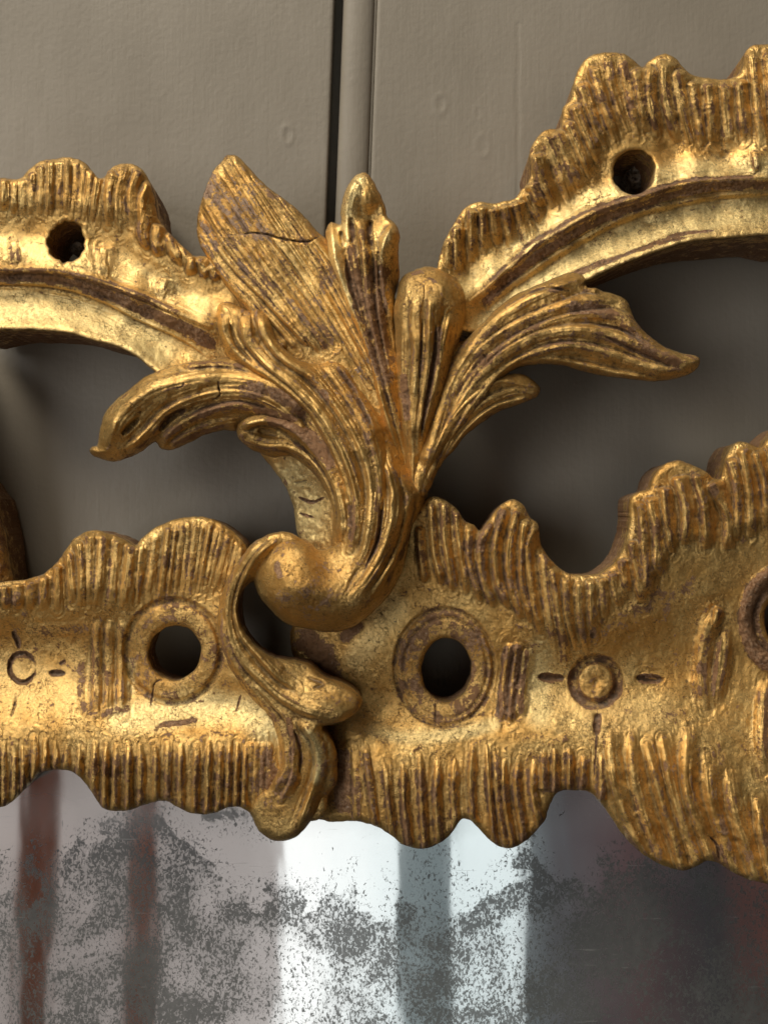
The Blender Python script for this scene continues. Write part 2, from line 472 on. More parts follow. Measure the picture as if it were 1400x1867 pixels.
def gilt(name, tone=1.0, seed=0.0, pale=0.0):
    m = bpy.data.materials.new(name); m.use_nodes = True
    nt = m.node_tree; nt.nodes.clear(); L = nt.links
    out = N(nt, 'ShaderNodeOutputMaterial'); bs = N(nt, 'ShaderNodeBsdfPrincipled')
    L.new(bs.outputs[0], out.inputs[0])
    tc = N(nt, 'ShaderNodeTexCoord')
    mp = N(nt, 'ShaderNodeMapping'); mp.inputs['Location'].default_value = (seed, seed * 0.7, seed * 1.3)
    L.new(tc.outputs['Object'], mp.inputs[0])
    at = N(nt, 'ShaderNodeAttribute', attribute_name='surface')
    sp = N(nt, 'ShaderNodeSeparateColor'); L.new(at.outputs['Color'], sp.inputs[0])

    def noise(sc, det=5, ro=0.6, dist=0.0, vec=None):
        n = N(nt, 'ShaderNodeTexNoise'); n.inputs['Scale'].default_value = sc
        n.inputs['Detail'].default_value = det; n.inputs['Roughness'].default_value = ro; n.inputs['Distortion'].default_value = dist
        L.new(vec or mp.outputs[0], n.inputs['Vector']); return n.outputs[0]

    def rng(x, a, b, c=0.0, d=1.0, smooth=False):
        n = N(nt, 'ShaderNodeMapRange'); n.clamp = True
        if smooth: n.interpolation_type = 'SMOOTHSTEP'
        for i, v in zip(('From Min', 'From Max', 'To Min', 'To Max'), (a, b, c, d)):
            n.inputs[i].default_value = v
        L.new(x, n.inputs['Value']); return n.outputs[0]

    def M(op, a, b):
        n = N(nt, 'ShaderNodeMath', operation=op)
        for i, v in enumerate((a, b)):
            if isinstance(v, (int, float)): n.inputs[i].default_value = v
            else: L.new(v, n.inputs[i])
        return n.outputs[0]

    def mix(f, a, b):
        n = N(nt, 'ShaderNodeMix', data_type='RGBA')
        if isinstance(f, (int, float)): n.inputs[0].default_value = f
        else: L.new(f, n.inputs[0])
        for i, v in ((6, a), (7, b)):
            if isinstance(v, tuple): n.inputs[i].default_value = (*v, 1)
            else: L.new(v, n.inputs[i])
        return n.outputs[2]

    wear, leaf, grime, rub = sp.outputs[0], sp.outputs[1], sp.outputs[2], at.outputs['Alpha']
    n_big = noise(55, 4, 0.55)            # ~2 cm clouds
    n_mid = noise(210, 6, 0.65, 0.3)      # ~5 mm patches
    n_fine = noise(900, 5, 0.7)           # ~1 mm
    n_grain = noise(3200, 3, 0.6)
    # toned gold colour
    g = mix(rng(n_big, 0.35, 0.65), (0.72 * tone, 0.405 * tone, 0.11 * tone), (1.0 * tone, 0.685 * tone, 0.25 * tone))
    g = mix(M('MULTIPLY', rng(n_mid, 0.45, 0.65), 0.5), g, (0.58 * tone, 0.305 * tone, 0.068 * tone))
    g = mix(M('MULTIPLY', leaf, rng(n_mid, 0.3, 0.5, 0.6, 1.0)), g, (1.0, 0.79, 0.36))
    # dark toning wash
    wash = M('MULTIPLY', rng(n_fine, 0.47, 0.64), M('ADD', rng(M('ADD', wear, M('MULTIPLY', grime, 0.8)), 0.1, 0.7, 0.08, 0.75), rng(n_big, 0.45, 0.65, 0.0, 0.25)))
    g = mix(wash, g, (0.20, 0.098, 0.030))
    grit = noise(1500, 4, 0.75, 0.4)
    g = mix(M('MULTIPLY', rng(grit, 0.44, 0.68, 0.0, 0.7), rng(n_big, 0.40, 0.60, 0.35, 1.0)), g, (0.36 * tone, 0.18 * tone, 0.045 * tone))
    # exposed bole / gesso where the leaf has gone
    wn = M('ADD', M('MULTIPLY', n_mid, 0.65), M('MULTIPLY', n_fine, 0.35))
    wsum = M('ADD', M('ADD', wn, M('MULTIPLY', wear, 0.36)), M('MULTIPLY', rub, 0.04))
    worn = rng(wsum, 0.675, 0.70)
    bole = mix(rng(n_fine, 0.4, 0.62), (0.19 + .13 * pale, 0.090 + .10 * pale, 0.036 + .07 * pale), (0.45 + .05 * pale, 0.275 + .07 * pale, 0.155 + .08 * pale))
    bole = mix(rng(n_big, 0.42, 0.6), bole, (0.26, 0.135, 0.06))
    gess = M('MULTIPLY', rng(noise(420, 6, 0.7), 0.655, 0.70), rng(wear, 0.25, 0.6))
    bole = mix(gess, bole, (0.58, 0.49, 0.40))
    col = mix(worn, g, bole)
    # dirt in the cuts (uneven)
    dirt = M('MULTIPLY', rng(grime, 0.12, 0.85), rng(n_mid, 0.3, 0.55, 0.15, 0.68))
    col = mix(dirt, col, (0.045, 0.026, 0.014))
    # craquelure
    vo = N(nt, 'ShaderNodeTexVoronoi', feature='DISTANCE_TO_EDGE'); vo.inputs['Scale'].default_value = 260
    wv = N(nt, 'ShaderNodeMix', data_type='VECTOR'); wv.inputs[0].default_value = 0.012
    nn = N(nt, 'ShaderNodeTexNoise'); nn.inputs['Scale'].default_value = 300; L.new(mp.outputs[0], nn.inputs['Vector'])
    L.new(mp.outputs[0], wv.inputs[4]); L.new(nn.outputs['Color'], wv.inputs[5]); L.new(wv.outputs[1], vo.inputs['Vector'])
    crk = M('MULTIPLY', rng(vo.outputs['Distance'], 0.0, 0.035, 1, 0), rng(noise(70, 2), 0.46, 0.56))
    col = mix(M('MULTIPLY', crk, 0.7), col, (0.06, 0.03, 0.015))
    # flecks of dark
    fl = rng(M('ADD', noise(620, 4, 0.75, 0.6), M('MULTIPLY', M('SUBTRACT', 0.5, leaf), 0.03)), 0.635, 0.665)
    col = mix(M('MULTIPLY', fl, 0.75), col, (0.07, 0.038, 0.018))
    ge = N(nt, 'ShaderNodeNewGeometry'); sz = N(nt, 'ShaderNodeSeparateXYZ'); L.new(ge.outputs['Normal'], sz.inputs[0])
    dust = M('MULTIPLY', M('MULTIPLY', rng(sz.outputs['Z'], 0.1, 0.8), rng(grime, 0.05, 0.6, 0.12, 0.8)), rng(noise(260, 5, 0.7), 0.40, 0.62))
    dust = M('MULTIPLY', dust, 0.55)
    col = mix(dust, col, (0.33, 0.28, 0.215))
    L.new(col, bs.inputs['Base Color'])
    nonm = M('MAXIMUM', M('MAXIMUM', M('MULTIPLY', worn, 0.86), dust), M('MAXIMUM', M('MULTIPLY', dirt, 0.8), M('MULTIPLY', fl, 0.7)))
    L.new(M('MULTIPLY', M('SUBTRACT', 1.0, nonm), 0.76), bs.inputs['Metallic'])
    ro = M('ADD', rng(n_mid, 0.35, 0.65, 0.34, 0.49), M('MULTIPLY', worn, 0.12))
    ro = M('ADD', ro, M('MULTIPLY', leaf, 0.05))
    ro = M('ADD', ro, M('MULTIPLY', dirt, 0.2))
    L.new(ro, bs.inputs['Roughness'])
    L.new(rng(nonm, 0, 1, 0.5, 0.22), bs.inputs['Specular IOR Level'])
    # bump: leaf edges, grain, cracks
    fl_ = M('ADD', M('MULTIPLY', M('MAXIMUM', worn, rng(wear, 0.1, 0.5)), 0.75), 0.25)
    hb = M('ADD', M('MULTIPLY', worn, -0.45), M('MULTIPLY', M('MULTIPLY', n_fine, fl_), 1.1))
    hb = M('ADD', hb, M('MULTIPLY', M('MULTIPLY', n_grain, rng(worn, 0, 1, 0.25, 1.0)), 0.55))
    hb = M('ADD', hb, M('MULTIPLY', n_mid, 0.65))
    hb = M('ADD', hb, M('MULTIPLY', M('MULTIPLY', grit, fl_), 0.8))
    hb = M('ADD', hb, M('MULTIPLY', crk, -0.28))
    bp = N(nt, 'ShaderNodeBump'); bp.inputs['Strength'].default_value = 1.0; bp.inputs['Distance'].default_value = 0.00042
    L.new(hb, bp.inputs['Height']); L.new(bp.outputs[0], bs.inputs['Normal'])
    return m


GOLD = gilt('worn_water_gilding', 1.0, 0.0)
GOLD_B = gilt('toned_oil_gilding', 0.82, 0.31)
GOLD_C = gilt('rubbed_gilding', 0.92, 0.67)
GOLD_D = gilt('dusty_rubbed_gilding', 0.98, 0.43, 1.0)


GESSO = bpy.data.materials.new('old_plaster_and_glue'); GESSO.use_nodes = True
_n = GESSO.node_tree; _b = _n.nodes['Principled BSDF']
_t = N(_n, 'ShaderNodeTexCoord'); _o = N(_n, 'ShaderNodeTexNoise'); _o.inputs['Scale'].default_value = 500; _o.inputs['Detail'].default_value = 5
_r = N(_n, 'ShaderNodeValToRGB'); _r.color_ramp.elements[0].position = .38; _r.color_ramp.elements[0].color = (.05, .035, .02, 1)
_r.color_ramp.elements[1].position = .62; _r.color_ramp.elements[1].color = (.42, .37, .30, 1)
_n.links.new(_t.outputs['Object'], _o.inputs[0]); _n.links.new(_o.outputs[0], _r.inputs[0]); _n.links.new(_r.outputs[0], _b.inputs['Base Color'])
_b.inputs['Roughness'].default_value = .6


def paint_mat():
    m = bpy.data.materials.new('taupe_eggshell_paint'); m.use_nodes = True
    nt = m.node_tree; L = nt.links; bs = nt.nodes['Principled BSDF']
    tc = N(nt, 'ShaderNodeTexCoord')
    mp = N(nt, 'ShaderNodeMapping'); mp.inputs['Scale'].default_value = (1, 1, 0.06)
    L.new(tc.outputs['Object'], mp.inputs[0])
    n1 = N(nt, 'ShaderNodeTexNoise'); n1.inputs['Scale'].default_value = 900; n1.inputs['Detail'].default_value = 4; L.new(mp.outputs[0], n1.inputs[0])
    n2 = N(nt, 'ShaderNodeTexNoise'); n2.inputs['Scale'].default_value = 14; n2.inputs['Detail'].default_value = 3; L.new(tc.outputs['Object'], n2.inputs[0])
    n3 = N(nt, 'ShaderNodeTexNoise'); n3.inputs['Scale'].default_value = 420; n3.inputs['Detail'].default_value = 5; L.new(tc.outputs['Object'], n3.inputs[0])
    cr = N(nt, 'ShaderNodeValToRGB')
    cr.color_ramp.elements[0].position = 0.3; cr.color_ramp.elements[0].color = (0.235, 0.205, 0.158, 1)
    cr.color_ramp.elements[1].position = 0.7; cr.color_ramp.elements[1].color = (0.292, 0.256, 0.202, 1)
    L.new(n2.outputs[0], cr.inputs[0])
    L.new(cr.outputs[0], bs.inputs['Base Color'])
    bs.inputs['Roughness'].default_value = 0.5
    bs.inputs['Specular IOR Level'].default_value = 0.3
    ad = N(nt, 'ShaderNodeMath', operation='MULTIPLY_ADD'); ad.inputs[1].default_value = 0.5
    L.new(n1.outputs[0], ad.inputs[0]); L.new(n3.outputs[0], ad.inputs[2])
    bp = N(nt, 'ShaderNodeBump'); bp.inputs['Strength'].default_value = 0.6; bp.inputs['Distance'].default_value = 0.00028
    L.new(ad.outputs[0], bp.inputs['Height']); L.new(bp.outputs[0], bs.inputs['Normal'])
    return m


PAINT = paint_mat()


def glass_mat():
    m = bpy.data.materials.new('foxed_mercury_mirror'); m.use_nodes = True
    nt = m.node_tree; nt.nodes.clear(); L = nt.links
    out = N(nt, 'ShaderNodeOutputMaterial')
    tc = N(nt, 'ShaderNodeTexCoord')
    def noise(sc, det=4, ro=0.6, scale=(1, 1, 1), dist=0.0, loc=(0, 0, 0)):
        mp = N(nt, 'ShaderNodeMapping'); mp.inputs['Scale'].default_value = scale; mp.inputs['Location'].default_value = loc
        L.new(tc.outputs['Object'], mp.inputs[0])
        n = N(nt, 'ShaderNodeTexNoise'); n.inputs['Scale'].default_value = sc; n.inputs['Detail'].default_value = det
        n.inputs['Roughness'].default_value = ro; n.inputs['Distortion'].default_value = dist
        L.new(mp.outputs[0], n.inputs[0]); return n.outputs[0]
    def rng(x, a, b, c=0.0, d=1.0):
        n = N(nt, 'ShaderNodeMapRange'); n.clamp = True
        for i, v in zip(('From Min', 'From Max', 'To Min', 'To Max'), (a, b, c, d)):
            n.inputs[i].default_value = v
        L.new(x, n.inputs['Value']); return n.outputs[0]
    def M(op, a, b):
        n = N(nt, 'ShaderNodeMath', operation=op)
        for i, v in enumerate((a, b)):
            if isinstance(v, (int, float)): n.inputs[i].default_value = v
            else: L.new(v, n.inputs[i])
        return n.outputs[0]
    sep = N(nt, 'ShaderNodeSeparateXYZ'); L.new(tc.outputs['Object'], sep.inputs[0])
    # how far the silver has gone: worse lower down, in clouds with crisp shores
    cloud = noise(24, 8, 0.58, (1, 1, 1.0), 0.5, (0.03, 0, 0.011))
    low = rng(sep.outputs['Z'], -0.112, -0.170, -0.05, 0.20)
    side = rng(sep.outputs['X'], 0.05, 0.14, 0.0, 0.02)
    depth = M('ADD', M('ADD', cloud, low), side)
    zone = rng(depth, 0.555, 0.570)
    thick_ = rng(noise(34, 7, 0.62, loc=(0.2, 0, 0.47), dist=0.4), 0.40, 0.60)
    flake = noise(880, 5, 0.68, (1, 1, 0.75), 0.7)
    fine = noise(1900, 2, 0.5, (1, 1, 0.5))
    lim = M('ADD', flake, M('MULTIPLY', M('SUBTRACT', thick_, 0.48), 0.19))
    lim = M('ADD', lim, M('MULTIPLY', M('SUBTRACT', fine, 0.5), 0.25))
    sp1 = M('MULTIPLY', rng(lim, 0.45, 0.55), zone)
    sp1 = M('MAXIMUM', sp1, M('MULTIPLY', M('MULTIPLY', thick_, zone), 0.5))
    shore = M('MULTIPLY', rng(M('ADD', depth, M('MULTIPLY', flake, 0.3)), 0.675, 0.70), rng(flake, 0.55, 0.60))
    few = rng(noise(300, 4, 0.7, (1, 1, 0.75), 0.6, (0.5, 0, 0.2)), 0.665, 0.69)
    sp = M('MAXIMUM', M('MAXIMUM', sp1, shore), few)
    pin = rng(noise(2600, 2, 0.5, loc=(0.1, 0, 0.7)), 0.75, 0.78)       # pale pin pricks and dust
    gl = N(nt, 'ShaderNodeBsdfPrincipled')
    gl.inputs['Base Color'].default_value = (0.80, 0.81, 0.81, 1); gl.inputs['Metallic'].default_value = 1.0
    L.new(rng(cloud, 0.3, 0.7, 0.028, 0.065), gl.inputs['Roughness'])
    dk = N(nt, 'ShaderNodeBsdfPrincipled')
    mxc = N(nt, 'ShaderNodeMix', data_type='RGBA'); L.new(noise(300, 3), mxc.inputs[0])
    mxc.inputs[6].default_value = (0.04, 0.042, 0.04, 1); mxc.inputs[7].default_value = (0.11, 0.115, 0.105, 1)
    L.new(mxc.outputs[2], dk.inputs['Base Color']); dk.inputs['Roughness'].default_value = 0.35; dk.inputs['Specular IOR Level'].default_value = 0.6
    pl = N(nt, 'ShaderNodeBsdfPrincipled'); pl.inputs['Base Color'].default_value = (0.6, 0.58, 0.55, 1); pl.inputs['Roughness'].default_value = 0.8
    m1 = N(nt, 'ShaderNodeMixShader'); L.new(M('MULTIPLY', sp, 0.90), m1.inputs[0]); L.new(gl.outputs[0], m1.inputs[1]); L.new(dk.outputs[0], m1.inputs[2])
    scr = rng(noise(900, 3, 0.5, (0.05, 1, 1.4), 0.2, (0.4, 0, 0.1)), 0.70, 0.73)
    haze = M('ADD', M('MULTIPLY', M('MAXIMUM', pin, M('MULTIPLY', scr, 0.5)), 0.5), rng(noise(40, 4), 0.3, 0.8, 0.015, 0.07))
    haze = M('ADD', haze, rng(M('ADD', sep.outputs['Z'], M('MULTIPLY', cloud, 0.02)), -0.118, -0.100, 0.0, 0.30))
    m2 = N(nt, 'ShaderNodeMixShader'); L.new(haze, m2.inputs[0]); L.new(m1.outputs[0], m2.inputs[1]); L.new(pl.outputs[0], m2.inputs[2])
    bp = N(nt, 'ShaderNodeBump'); bp.inputs['Strength'].default_value = 0.12; bp.inputs['Distance'].default_value = 0.0006
    L.new(noise(60, 2, 0.4, (1, 1, 0.3)), bp.inputs['Height']); L.new(bp.outputs[0], gl.inputs['Normal'])
    L.new(m2.outputs[0], out.inputs[0])
    return m


MIRROR = glass_mat()


def plain(name, col, rough=0.7):
    m = bpy.data.materials.new(name); m.use_nodes = True
    nt = m.node_tree; bs = nt.nodes['Principled BSDF']
    tc = N(nt, 'ShaderNodeTexCoord'); n = N(nt, 'ShaderNodeTexNoise'); n.inputs['Scale'].default_value = 60; n.inputs['Detail'].default_value = 5
    nt.links.new(tc.outputs['Object'], n.inputs[0])
    mx = N(nt, 'ShaderNodeMix', data_type='RGBA'); nt.links.new(n.outputs[0], mx.inputs[0])
    mx.inputs[6].default_value = (*[c * 0.7 for c in col], 1); mx.inputs[7].default_value = (*[c * 1.3 for c in col], 1)
    nt.links.new(mx.outputs[2], bs.inputs['Base Color']); bs.inputs['Roughness'].default_value = rough
    return m


# ------------------------------------------------------------------ wall of painted boards (setting)
def grid_mesh(name, xs, zs, yf, mat, parent, kind=None):
    X, Z = np.meshgrid(xs, zs)
    Y = yf(X, Z)
    V = np.stack([X, Y, Z], -1).reshape(-1, 3)
    nx = len(xs); nz = len(zs)
    i = np.arange(nz - 1)[:, None] * nx + np.arange(nx - 1)[None, :]
    F = np.stack([i, i + 1, i + 1 + nx, i + nx], -1).reshape(-1, 4)
    me = bpy.data.meshes.new(name)
    me.from_pydata(V.tolist(), [], F.tolist())
    me.polygons.foreach_set('use_smooth', np.ones(len(F), bool))
    me.materials.append(mat)
    o = bpy.data.objects.new(name, me); C.collection.objects.link(o)
    if parent: o.parent = parent
    if kind: o['kind'] = kind
    return o


WH = -215.0                                   # wall face depth
WY = -WH * U
fw = (1 - WH / D) * U


def wx(px): return (px - CX) * fw
def wz(py): return (CY - py) * fw


# the joint leans a hair: x at top of the frame and lower down
def lean(z):      # returns x offset
    py = CY - z / fw
    return -(py) * 0.038 * fw


z0, z1 = wz(2150), wz(-250)
wall = grid_mesh('wall', [wx(-700), wx(2100)], [z0, z1], lambda X, Z: X * 0 + WY + 0.010, PAINT, None, 'structure')


def board(xl, xr, plugs, dents, roll=22):
    def yf(X, Z):
        y = X * 0 + WY
        e = np.minimum(X - (xl + lean(Z) * 1.0), (xr + lean(Z)) - X)
        for (cx, cy, r, a) in plugs:
            rr = np.hypot((X - wx(cx)) / (0.75), (Z - wz(cy)) / 1.25) / (r * fw)
            y -= a * U * np.exp(-((rr - 1) / 0.28) ** 2) - 0.5 * a * U * np.exp(-(rr / 0.8) ** 2)
        for (cx, cy, L, a) in dents:
            y += a * U * np.exp(-((X - wx(cx)) / (2.2 * fw)) ** 2) * (np.abs(Z - wz(cy)) < L * fw)
        y += 0.8 * U * fnoise(X / U, Z / U / 3, 60, 3, 6)
        return y
    zs = np.arange(z0, z1, 4.0 * fw)
    n = int((xr - xl) / (4.0 * fw))
    t = np.linspace(0, 1, n)
    # follow the lean of the joint
    Xg = xl + (xr - xl) * t
    X, Z = np.meshgrid(Xg, zs)
    k = lean(Z)
    X = X + k
    Y = yf(X, Z)
    # roll the long edges back, then down into the joint
    for side, idxs in ((0, (0, 1)), (1, (-1, -2))):
        Y[:, idxs[0]] += (roll if side == 0 else 22) * U
        X[:, idxs[0]] = X[:, idxs[1]]
        Y[:, idxs[1]] += 1.6 * U
    V = np.stack([X, Y, Z], -1).reshape(-1, 3)
    nx = n; nz = len(zs)
    i = np.arange(nz - 1)[:, None] * nx + np.arange(nx - 1)[None, :]
    F = np.stack([i, i + 1, i + 1 + nx, i + nx], -1).reshape(-1, 4)
    me = bpy.data.meshes.new('board'); me.from_pydata(V.tolist(), [], F.tolist())
    me.polygons.foreach_set('use_smooth', np.ones(len(F), bool)); me.materials.append(PAINT)
    o = bpy.data.objects.new('board', me); C.collection.objects.link(o); o.parent = wall
    return o


board(wx(-650), wx(613), [(524, 245, 13, 1.3)], [(288, 40, 10, 1.0)])
board(wx(684), wx(2050), [(803, 188, 14, 1.1), (872, 205, 10, .6), (880, 265, 16, .7)], [(944, 200, 160, 1.6)], 9)


def bead():
    zs = np.arange(z0, z1, 12 * fw)
    prof = []
    c, r = 655.0, 28.5
    prof.append((625, -34)); prof.append((625.5, -14)); prof.append((627, -10))
    for i in range(15):
        a = pi - pi * i / 14
        prof.append((c + r * math.cos(a) * 0.98, -8 + 14 * math.sin(a)))
    prof.append((682, -7)); prof.append((684, -7)); prof.append((687, -7)); prof.append((687, -34))
    P = np.array(prof)
    V = []
    for z in zs:
        for (x, h) in P:
            V.append((wx(x) + lean(z), WY - h * U, z))
    nx = len(P); nz = len(zs)
    i = np.arange(nz - 1)[:, None] * nx + np.arange(nx - 1)[None, :]
    F = np.stack([i, i + 1, i + 1 + nx, i + nx], -1).reshape(-1, 4)
    me = bpy.data.meshes.new('bead_moulding'); me.from_pydata(V, [], F.tolist())
    me.polygons.foreach_set('use_smooth', np.ones(len(F), bool)); me.materials.append(PAINT)
    o = bpy.data.objects.new('bead_moulding', me); C.collection.objects.link(o); o.parent = wall


bead()

# ------------------------------------------------------------------ the mirror frame
frame = bpy.data.objects.new('mirror_frame', None)
C.collection.objects.link(frame)
frame.location = (0, 0, 0)
frame['label'] = 'worn giltwood rococo mirror frame with pierced scalloped rails, acanthus spray and foxed glass'
frame['category'] = 'mirror frame'

BROWN = 0.46


def up_left():
    outline = [(-80, 330), (-30, 327), (0, 324), (36, 324), (54, 307), (71, 295), (107, 287), (132, 287), (154, 296), (171, 314), (180, 324),
               (191, 320), (198, 309), (214, 300), (236, 297), (257, 307), (273, 329), (282, 354), (284, 375), (289, 396), (304, 418), (321, 436),
               (339, 454), (352, 465), (371, 466), (420, 480), (470, 540), (480, 640), (430, 700), (340, 706), (290, 684), (279, 675), (264, 662), (243, 646), (207, 630),
               (171, 621), (132, 609), (95, 604), (64, 602), (0, 602), (-80, 606)]
    ctrl = []
    for x, y in ((-60, 340), (0, 335), (60, 312), (110, 300), (150, 310), (180, 340), (215, 312), (245, 310), (268, 340), (270, 380), (300, 430), (340, 468), (385, 490)):
        ctrl.append((x, y, 10))
    for x, y in ((-60, 395), (0, 392), (70, 390), (140, 395), (205, 415), (250, 445), (290, 480), (345, 515), (390, 540)):
        ctrl.append((x, y, 2))
    for x, y in ((-60, 425), (0, 425), (70, 425), (180, 440), (225, 470), (270, 505), (330, 540)):
        ctrl.append((x, y, -13))
    for x, y in ((-60, 490), (0, 490), (90, 491), (143, 500), (179, 509), (250, 534), (321, 566), (375, 590)):
        ctrl.append((x, y, 24))
    for x, y in ((-60, 518), (0, 518), (89, 522), (143, 534), (200, 556), (250, 583), (304, 608), (343, 629), (385, 658)):
        ctrl.append((x, y, -14))
    for x, y in ((-60, 600), (0, 597), (64, 596), (132, 603), (207, 624), (243, 640), (279, 670), (320, 690)):
        ctrl.append((x, y, 26))
    S = []
    S += fan([[(-40, 325), (-42, 390)], [(5, 325), (3, 385)], [(40, 325), (38, 392)], [(75, 298), (71, 388)], [(107, 290), (106, 392)], [(137, 292), (131, 397)], [(162, 306), (152, 402)], [(188, 330), (176, 412)]], 1,
             w=9, a=8, k=0.8, wear=BROWN * .75, wz=15)
    S += fan([[(205, 310), (195, 350), (198, 412)], [(225, 300), (213, 350), (215, 424)], [(250, 305), (237, 350), (240, 410)], [(270, 330), (256, 370), (262, 425)]], 0, w=11, a=10, wear=BROWN * .7, wz=16)
    S += [st([(264, 386), (257, 421), (271, 455)], 12, 10, wear=.5, wz=16), st([(286, 407), (282, 436), (290, 468)], 11, 10, wear=.5, wz=15),
          st([(307, 423), (311, 450), (332, 484)], 11, 9, wear=.5, wz=15), st([(324, 440), (334, 465), (343, 488)], 9, 8, wear=.5, wz=14), st([(346, 466), (345, 502)], 9, 9, wear=.5, wz=13), st([(362, 472), (375, 507)], 9, 9, wear=.5, wz=13),
          st([(382, 484), (396, 512)], 9, 8, wear=.5, wz=13)]
    # little applied dowel and scraped vertical marks
    S += [st([(186, 448), (186, 500)], 12, 3, wear=.5, wz=16), st([(298, 506), (293, 540)], 10, 4, wear=.5, wz=12), st([(25, 438), (28, 482)], 10, 2.5, wear=.5, wz=14)]
    S += [st([(-60, 492), (0, 494), (89, 494), (143, 503), (179, 513), (250, 538), (321, 570), (385, 600)], 6, 7, wear=.75, wz=12)]
    S += [st([(-60, 516), (0, 516), (89, 520), (143, 532), (200, 554), (250, 580), (304, 604), (343, 625), (385, 655)], 4, 5, wear=.3, wz=6)]
    hole = ellipse(121, 441, 33, 37, 0.35, jit=.07, seed=4)
    lz = [([(-60, 505), (0, 506), (89, 507), (143, 518), (190, 535), (250, 560), (321, 590), (385, 625)], 17, .85, 'wear'),
          ([(-60, 565), (0, 563), (80, 563), (150, 575), (220, 600), (290, 640)], 46, 1.0, 'leaf'),
          ([(-60, 455), (0, 450), (70, 455), (150, 470), (200, 480), (300, 530), (370, 560)], 34, .55, 'leaf')]
    return relief('scroll_rail', frame, GOLD, outline, ctrl, S, [hole], R=12, RH=14, back=-170, wear=.18, leafz=lz, Rhole=9)


def up_right():
    outline = [(815, 590), (800, 550), (797, 487), (803, 460), (812, 433), (829, 404), (847, 378), (871, 367), (898, 370), (914, 367), (936, 361), (949, 347), (962, 333),
               (967, 316), (964, 282), (971, 261), (989, 239), (1004, 234), (1019, 234), (1025, 215), (1026, 196), (1040, 180), (1043, 161), (1052, 132),
               (1068, 107), (1093, 96), (1121, 94), (1146, 102), (1163, 117), (1171, 122), (1182, 112), (1196, 102), (1214, 97), (1232, 105), (1246, 123),
               (1264, 137), (1293, 141), (1318, 143), (1343, 137), (1354, 121), (1357, 96), (1368, 84), (1389, 80), (1410, 82), (1440, 100), (1480, 120),
               (1480, 428), (1400, 428), (1329, 434), (1257, 441), (1204, 457), (1164, 471), (1114, 491), (1071, 511), (1010, 540), (955, 568), (905, 588), (862, 606), (838, 600)]
    ctrl = []
    for x, y in ((812, 480), (835, 415), (870, 385), (930, 375), (975, 300), (1000, 255), (1045, 190), (1065, 140), (1110, 110), (1150, 120), (1175, 150), (1210, 112), (1260, 155), (1330, 155), (1375, 100), (1460, 130)):
        ctrl.append((x, y, 14))
    for x, y in ((840, 500), (890, 470), (960, 445), (1010, 385), (1060, 335), (1105, 285), (1170, 250), (1260, 262), (1340, 262), (1460, 262)):
        ctrl.append((x, y, 0))
    for x, y in ((862, 500), (925, 462), (985, 418), (1050, 365), (1100, 330), (1230, 285), (1320, 280), (1460, 280)):
        ctrl.append((x, y, -12))
    for x, y in ((860, 545), (900, 512), (945, 470), (975, 443), (1020, 420), (1065, 393), (1120, 372), (1168, 357), (1205, 344), (1260, 331), (1320, 326), (1400, 323), (1470, 324)):
        ctrl.append((x, y, 24))
    for x, y in ((885, 560), (925, 527), (958, 505), (1007, 472), (1061, 440), (1114, 411), (1171, 389), (1239, 372), (1311, 359), (1400, 354), (1470, 354)):
        ctrl.append((x, y, -12))
    for x, y in ((905, 600), (950, 570), (1010, 535), (1071, 503), (1114, 484), (1164, 464), (1257, 434), (1329, 427), (1400, 421), (1470, 421)):
        ctrl.append((x, y, 26))
    S = []
    b = dict(w=13, a=11, k=1.0, wear=BROWN * 1.15, wz=17)
    for p in ([(815, 438), (818, 490)], [(831, 412), (832, 494)], [(858, 380), (858, 478)], [(877, 374), (881, 462)], [(895, 379), (904, 446)], [(918, 373), (930, 452)], [(938, 368), (960, 446)],
              [(957, 352), (985, 410)]):
        S.append(st(p, 10, 10, wear=.5, wz=13))
    for p in ([(965, 335), (986, 380)], [(975, 279), (989, 336), (1010, 378)], [(991, 245), (1014, 300), (1037, 364)], [(1011, 239), (1032, 286), (1056, 342)], [(1030, 222), (1052, 270), (1075, 325)],
              [(1043, 190), (1062, 235), (1090, 300)], [(1056, 150), (1076, 211), (1102, 272)], [(1080, 118), (1093, 175), (1123, 258)], [(1105, 104), (1118, 168), (1146, 240)],
              [(1131, 106), (1146, 175), (1163, 245)], [(1154, 122), (1164, 170), (1179, 240)], [(1186, 118), (1182, 175), (1198, 248)], [(1207, 108), (1211, 175), (1234, 260)],
              [(1230, 126), (1239, 193), (1257, 262)], [(1258, 146), (1266, 193), (1280, 266)], [(1290, 148), (1297, 266)], [(1318, 149), (1327, 276)],
              [(1345, 143), (1355, 255)], [(1370, 92), (1375, 157), (1387, 265)], [(1397, 90), (1405, 160), (1415, 265)], [(1430, 100), (1440, 265)], [(1460, 110), (1466, 265)]):
        S.append(st(p, **b))
    S += [st([(860, 548), (900, 513), (945, 470), (975, 443), (1020, 420), (1065, 393), (1120, 372), (1168, 358), (1205, 345), (1260, 332), (1320, 327), (1400, 324), (1480, 325)], 6, 7, wear=.8, wz=13)]
    S += [st([(885, 556), (925, 523), (954, 504), (1007, 468), (1061, 436), (1114, 407), (1171, 385), (1239, 368), (1311, 355), (1400, 350), (1480, 350)], 4, 4, wear=.4, wz=7)]
    S += [st([(1290, 262), (1300, 272), (1312, 280), (1325, 278)], 8, 5, wear=.3, wz=6), st([(1375, 275), (1378, 312)], 6, 4, wear=.6, wz=9)]
    # long scratches along the bright band
    for k in range(5):
        o = 18 + k * 13
        S.append(st([(940 + k * 50, 545 - k * 27 + o * .4), (1030 + k * 50, 497 - k * 24 + o * .4), (1110 + k * 50, 462 - k * 18 + o * .4)], 2.5, -2.5, wear=.8, wz=5))
